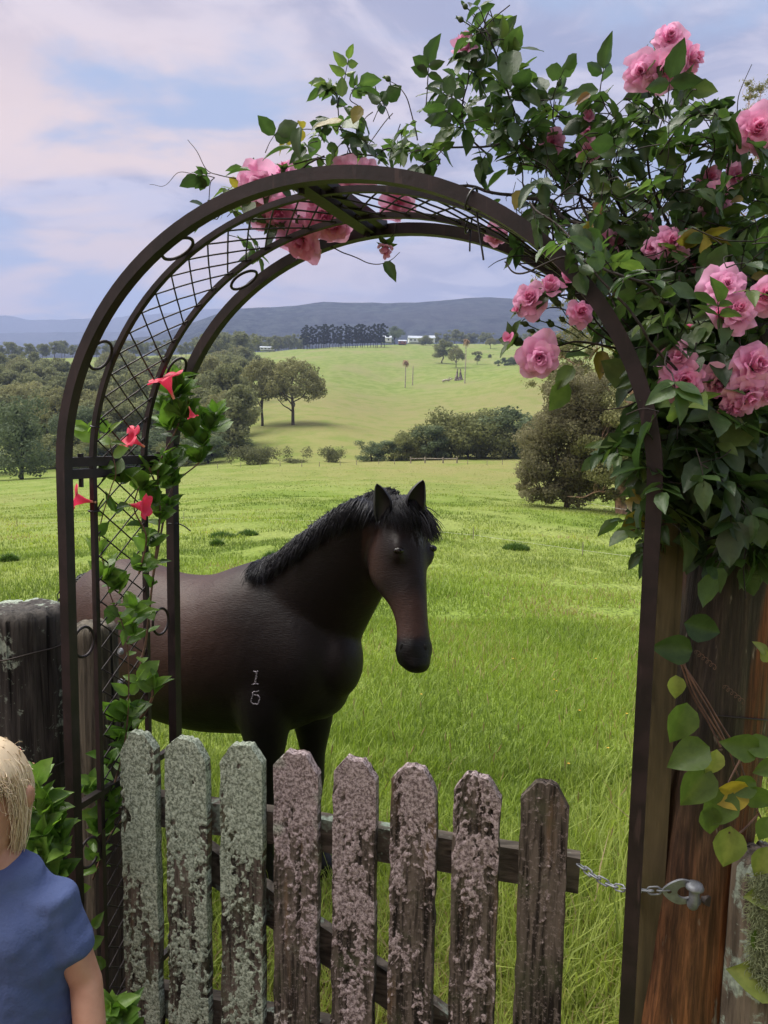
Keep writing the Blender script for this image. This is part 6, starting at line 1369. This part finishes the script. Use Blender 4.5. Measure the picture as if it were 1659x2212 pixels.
# ---------------------------------------------------------------- flowering vine on the left panel
vine_l = leaf_shader('bright vine leaf', (.050, .105, .018), (.085, .165, .028), (.165, .270, .050), .38, .35, .4)
vst_m = simple('vine stem', (.13, .065, .040), .6, nscale=25, namp=.4); vst_g = simple('green vine stem', (.14, .17, .05), .5)
mand = empty('flowering_vine', at(250, 2100, 1.86)*[1, 1, 0]); tag(mand, 'glossy leaved vine with crimson trumpet flowers climbing the left lattice', 'vine')
vs, vl = MB(), MB()
VSTEM = [([(290, 1720, 1.90), (282, 1620, 1.88), (300, 1560, 1.86), (330, 1500, 1.84), (305, 1440, 1.86), (316, 1380, 1.88), (330, 1250, 1.90), (345, 1120, 1.92), (340, 1060, 1.93), (322, 1010, 1.93)], .0042),
         ([(330, 1250, 1.90), (352, 1130, 1.94), (362, 1080, 1.97), (382, 1040, 2.0), (430, 1000, 2.02), (460, 965, 2.03)], .0032), ([(340, 1060, 1.93), (345, 1000, 1.95), (370, 950, 1.97), (390, 900, 1.98), (385, 860, 1.98)], .003),
         ([(245, 1700, 1.80), (262, 1640, 1.80), (275, 1560, 1.80), (278, 1440, 1.80), (268, 1360, 1.80), (240, 1290, 1.80), (228, 1240, 1.80), (215, 1150, 1.80), (238, 1060, 1.80), (250, 1020, 1.80), (238, 960, 1.80)], .0021),
         ([(200, 1900, 1.80), (240, 1800, 1.82), (290, 1740, 1.84), (300, 1660, 1.85)], .0026), ([(200, 1770, 1.80), (230, 1720, 1.81), (290, 1700, 1.82)], .002), ([(300, 1240, 1.86), (316, 1160, 1.86), (290, 1100, 1.85), (300, 1050, 1.85)], .0026)]
for pts, r_ in VSTEM:
    P = smooth_path([at(*p) for p in pts], 8); tube(vs, P, np.linspace(r_, r_*.6, len(P)), 6)
    for i_ in range(2, len(P), 3):
        for s_ in (-1, 1): 
            if random.random() < .55: d = norm(np.array([s_*.8, -.3, .5])+rng.normal(size=3)*.5); leaves(vl, [P[i_]], [d], [norm([0, -.6, .8])+rng.normal(size=3)*.3], .045, a=[random.random()])
def whorl(u, v, Y_, n, px, tone=.5, lean=(0, 0, 1)):     # upright rosette of leaves
    c = at(u, v, Y_); L_ = px*Y_/F
    for k in range(n):
        a = k*2.4+random.random(); e = random.uniform(.1, 1.1); d = norm(np.array([math.cos(a)*math.cos(e), math.sin(a)*math.cos(e)*.8-.15, math.sin(e)])+np.array(lean)*.2)
        leaves(vl, [c+UPZ*L_*.25*(k/n)], [d], [norm([-d[0]*.5, -.7, 1.0-d[2]*.6])+rng.normal(size=3)*.2], L_*random.uniform(.8, 1.1), a=[min(1, max(0, tone+random.gauss(0, .2)))])
for a_ in ((385, 860, 1.98, 16, 50, .45), (400, 905, 1.98, 14, 50, .4), (370, 930, 1.97, 12, 50, .35), (360, 890, 1.97, 10, 46, .35), (412, 945, 1.99, 10, 46, .35), (455, 930, 2.03, 14, 48, .55), (465, 900, 2.03, 8, 40, .7), (440, 965, 2.02, 12, 46, .4), (425, 1000, 2.02, 10, 45, .4), (370, 1010, 1.97, 12, 46, .4), (372, 1050, 1.97, 8, 40, .4),
           (345, 1030, 1.95, 8, 42, .4), (385, 830, 1.98, 6, 44, .6), (308, 1060, 1.90, 9, 45, .45), (262, 1045, 1.84, 6, 42, .5), (330, 1090, 1.92, 8, 42, .35), (345, 1120, 1.93, 8, 40, .4), (320, 1180, 1.9, 8, 40, .4), (368, 1100, 1.97, 6, 40, .4), (308, 1235, 1.86, 9, 44, .7), (232, 1255, 1.80, 10, 46, .95), (258, 1275, 1.81, 10, 46, .9), (218, 1200, 1.80, 3, 46, .7),
           (292, 1320, 1.84, 8, 44, .8), (285, 1350, 1.84, 6, 48, .75), (290, 1375, 1.84, 5, 40, .6), (298, 1475, 1.83, 4, 50, .6), (332, 1490, 1.84, 8, 42, .7), (265, 1560, 1.82, 10, 52, .45), (280, 1545, 1.82, 8, 50, .5), (258, 1600, 1.82, 8, 46, .4), (236, 1650, 1.8, 5, 48, .35), (225, 1720, 1.8, 8, 50, .45), (240, 1760, 1.8, 8, 52, .45), (196, 1700, 1.79, 5, 44, .4),
           (215, 1800, 1.78, 6, 50, .4), (180, 1715, 1.78, 4, 46, .4), (232, 940, 1.8, 3, 44, .8), (190, 935, 1.79, 2, 46, .8), (250, 1110, 1.8, 3, 50, .4), (200, 1860, 1.76, 4, 40, .5)):
    whorl(*a_)
def pk(u, v, Y_, px, ang, tone, face=(0, -1, .4)): pick(vl, u, v, px, ang, face, tone, 0, Y_)
pk(188, 938, 1.79, 60, 165, .85); pk(182, 1918, 1.7, 34, 10, .98); pk(296, 1478, 1.83, 54, 60, .7); pk(228, 1138, 1.78, 54, 45, .35)
for k in range(9): pk(random.uniform(190, 215), random.uniform(1985, 2110), 1.65, 44, random.uniform(0, 360), .35)
part(vs, 'stems', vst_m, mand); part(vl, 'foliage', vine_l, mand)
crim, n, b = newmat('crimson petals'); v = n.attr('var').outputs['Fac']; n.put(b.inputs['Base Color'], n.mix(n.ss(v, .0, .35), (.75, .50, .30), n.mix(v, (.70, .06, .12), (.80, .035, .10)))); b.inputs['Roughness'].default_value = .5
tr = n.node('ShaderNodeBsdfTranslucent'); tr.inputs[0].default_value = (.85, .05, .14, 1); mx_ = n.node('ShaderNodeMixShader', i_0=.3); n.put(mx_.inputs[1], b.outputs[0]); n.put(mx_.inputs[2], tr.outputs[0]); n.put(crim.node_tree.nodes['Material Output'].inputs[0], mx_.outputs[0])
def trumpet(p, axis, L_, root, spread=1.0, name='trumpet_flower'):
    z = norm(axis); x = norm(np.cross(z, [.2, .3, 1])); y = np.cross(z, x); m_ = MB(); n_ = 40; V = []; A = []
    prof = [(0, .045), (.18, .05), (.38, .085), (.55, .17), (.68, .22), (.76, .28)]
    ang = np.arange(n_)*2*math.pi/n_
    for f, r_ in prof: V.append(p+z*L_*f+(np.cos(ang)[:, None]*x+np.sin(ang)[:, None]*y)*r_*L_); A += [f*1.1]*n_
    for q, (g, ext) in enumerate(((.25, .0), (.5, 0), (.75, 0), (1.0, 0))):
        lob = np.abs(np.cos(ang*2.5+.3*q*0))**.55; rr = (.28+.40*g*spread*(1-(1-lob)*g*.85))*L_; zz = .76+.14*g-(.12*g*g)+.05*np.sin(ang*5+1)*g
        V.append(p+z*(L_*zz)[:, None]+(np.cos(ang+.25*g)[:, None]*x+np.sin(ang+.25*g)[:, None]*y)*rr[:, None]); A += [1.0]*n_
    K = len(V); V = np.concatenate(V); i = np.arange(K-1)[:, None]*n_; j = np.arange(n_)[None]
    m_.add(V, np.stack([i+j, i+(j+1) % n_, i+n_+(j+1) % n_, i+n_+j], -1).reshape(-1, 4), np.clip(A, 0, 1)); return part(m_, name, crim, root)
kk = lambda px, Y_: px*Y_/F
trumpet(at(376, 862, 1.9), (-.35, -.3, 1), kk(62, 1.9), mand); trumpet(at(312, 965, 1.88), (-.55, -.6, .45), kk(50, 1.88), mand, 1.0); trumpet(at(208, 1085, 1.76), (-1, -.45, .2), kk(56, 1.76), mand, 1.0)
trumpet(at(272, 1090, 1.80), (1, -.15, -.05), kk(60, 1.8), mand, .55); trumpet(at(408, 878, 1.9), (.3, .2, -1), kk(30, 1.9), mand, .4)
# shrub at the boy's shoulder, with one flower
mg = empty('garden_shrub', at(95, 1850, 1.62)*[1, 1, 0]); tag(mg, 'bright green leafy shrub between the boy and the arch post', 'shrub')
vl = MB(); vs = MB()
for a_ in ((75, 1700, 1.60, 9, 60, .95), (92, 1740, 1.6, 10, 60, .6), (110, 1760, 1.6, 10, 56, .7), (125, 1790, 1.6, 10, 56, .7), (70, 1760, 1.6, 8, 58, .45), (95, 1810, 1.58, 12, 60, .4), (60, 1820, 1.58, 10, 60, .6), (120, 1830, 1.58, 10, 58, .5), (50, 1850, 1.56, 8, 56, .8), (90, 1850, 1.56, 10, 58, .5), (135, 1850, 1.56, 8, 50, .5), (70, 1900, 1.56, 10, 58, .4), (120, 1900, 1.56, 8, 58, .4), (20, 1800, 1.62, 8, 58, .5)): whorl(*a_)
for k in range(8): P = smooth_path([np.array(mg.location)+rng.normal(size=3)*[.04, .03, 0], at(90+random.uniform(-30, 30), 2000, 1.6), at(80+random.uniform(-40, 55), random.uniform(1720, 1850), 1.6)], 6); tube(vs, P, .0028, 5)
part(vs, 'stems', vst_g, mg); part(vl, 'foliage', vine_l, mg)
o = trumpet(at(74, 1650, 1.72), (-1, -.4, .3), kk(46, 1.72), mg, .9)
# small plant at the foot of the gate
mf = empty('ground_plant', at(240, 2212, 1.62)*[1, 1, 0]); tag(mf, 'small leafy plant at the lower left between the boy and the gate', 'plant')
vl = MB(); vs = MB()
for a_ in ((242, 2185, 1.5, 8, 62, .6), (265, 2200, 1.5, 8, 60, .5), (235, 2240, 1.5, 9, 60, .4), (280, 2250, 1.5, 8, 60, .4)): whorl(*a_)
for k in range(6): tube(vs, smooth_path([np.array(mf.location)+rng.normal(size=3)*[.03, .03, 0], at(250+random.uniform(-20, 30), 2230, 1.5)], 5), .003, 5)
part(vs, 'stems', vst_g, mf); part(vl, 'foliage', vine_l, mf)
# fallen litter flower
m_ = MB()
# ---------------------------------------------------------------- round leaved climber on the right post
cl_l = leaf_shader('broad climber leaf', (.030, .060, .018), (.095, .150, .030), (.260, .290, .070), .35, .4, .4); cy_l = leaf_shader('yellow climber leaf', (.40, .29, .03), (.46, .34, .04), (.30, .20, .05), .3, .4)
rc = empty('broad_leaved_climber', np.array([pbase[0]+.14, pbase[1]-.10, 0])); tag(rc, 'climber with broad round leaves, some yellow, on the streaked post', 'climber')
vs, vl, vy = MB(), MB(), MB(); RT = leaf_template(.88, .5, .34, .24, 7, .02)
def rleaf(mb, u, v, px, ang, tone, face=(-.1, -1, .3), Y_=1.24, ratio=.90):
    px *= 1.16
    d = rt*math.cos(R(ang))+up*math.sin(R(ang)); c = at(u, v, Y_); L_ = px*Y_/F; face = norm(np.array(face)+rng.normal(size=3)*.24)
    M_ = frames(np.array([norm(d+face*.12)]), np.array([face]))*L_; M_[:, :, 1] *= ratio; mb.inst(RT[0], RT[1], M_, np.array([c-d*L_/2]), [tone], ta=TA)
for a_ in ((1453, 1402, 76, 175, .12), (1518, 1357, 74, 345, .05), (1460, 1484, 46, 270, .85), (1468, 1562, 84, 250, .45), (1488, 1634, 88, 205, .45), (1503, 1700, 92, 235, .50), (1600, 1612, 74, 170, .38), (1645, 1612, 62, 10, .38), (1550, 1745, 92, 240, .40), (1532, 1772, 60, 280, .45),
           (1642, 1722, 66, 330, .42), (1572, 1830, 84, 262, .72), (1645, 1862, 64, 250, .75), (1602, 1700, 60, 200, .42), (1632, 2112, 104, 165, .78), (1652, 1935, 76, 185, .70), (1655, 2020, 80, 80, .45), (1650, 1790, 50, 250, .45), (1655, 1660, 50, 200, .5), (1642, 1400, 34, 130, .8), (1652, 1415, 30, 110, .9)): rleaf(vl, *a_)
rleaf(vy, 1575, 1716, 84, 195, .2, ratio=.85); rleaf(vl, 1538, 1648, 56, 250, .93)
for pts in ([(1462, 1410, 1.34), (1500, 1480, 1.32), (1540, 1550, 1.31), (1570, 1610, 1.30), (1600, 1690, 1.29), (1640, 1760, 1.28), (1680, 1850, 1.28)], [(1470, 1430, 1.34), (1495, 1500, 1.33), (1530, 1560, 1.32), (1558, 1615, 1.30)], [(1480, 1440, 1.34), (1520, 1500, 1.32), (1565, 1575, 1.31), (1610, 1640, 1.29)], [(1474, 1420, 1.34), (1500, 1500, 1.32), (1560, 1600, 1.3)],
            [(1590, 1625, 1.29), (1615, 1700, 1.28), (1650, 1740, 1.28)], [(1600, 1640, 1.28), (1575, 1690, 1.26), (1560, 1740, 1.25)], [(1560, 1620, 1.29), (1520, 1630, 1.26)], [(1640, 1760, 1.28), (1600, 1800, 1.25), (1575, 1800, 1.24)]):
    P = smooth_path([at(*p) for p in pts], 8)+rng.normal(size=3)*.001; tube(vs, P, .0019, 5)
P = smooth_path([np.array(rc.location), (np.array(rc.location)+at(1670, 2000, 1.24))/2, at(1670, 2000, 1.24), at(1680, 1850, 1.24)], 8); tube(vs, P, .004, 6)
for u0_, v0_ in ((1500, 1405), (1562, 1480)):   # curled tendrils
    P = [at(u0_+q*1.2+5*math.cos(q*.9), v0_+q*1.0+5*math.sin(q*.9), 1.30) for q in range(40)]; tube(vs, P, .0006, 4)
part(vs, 'stems', vst_m, rc); part(vl, 'foliage', cl_l, rc); o = part(vy, 'yellow_leaf', cy_l, rc)
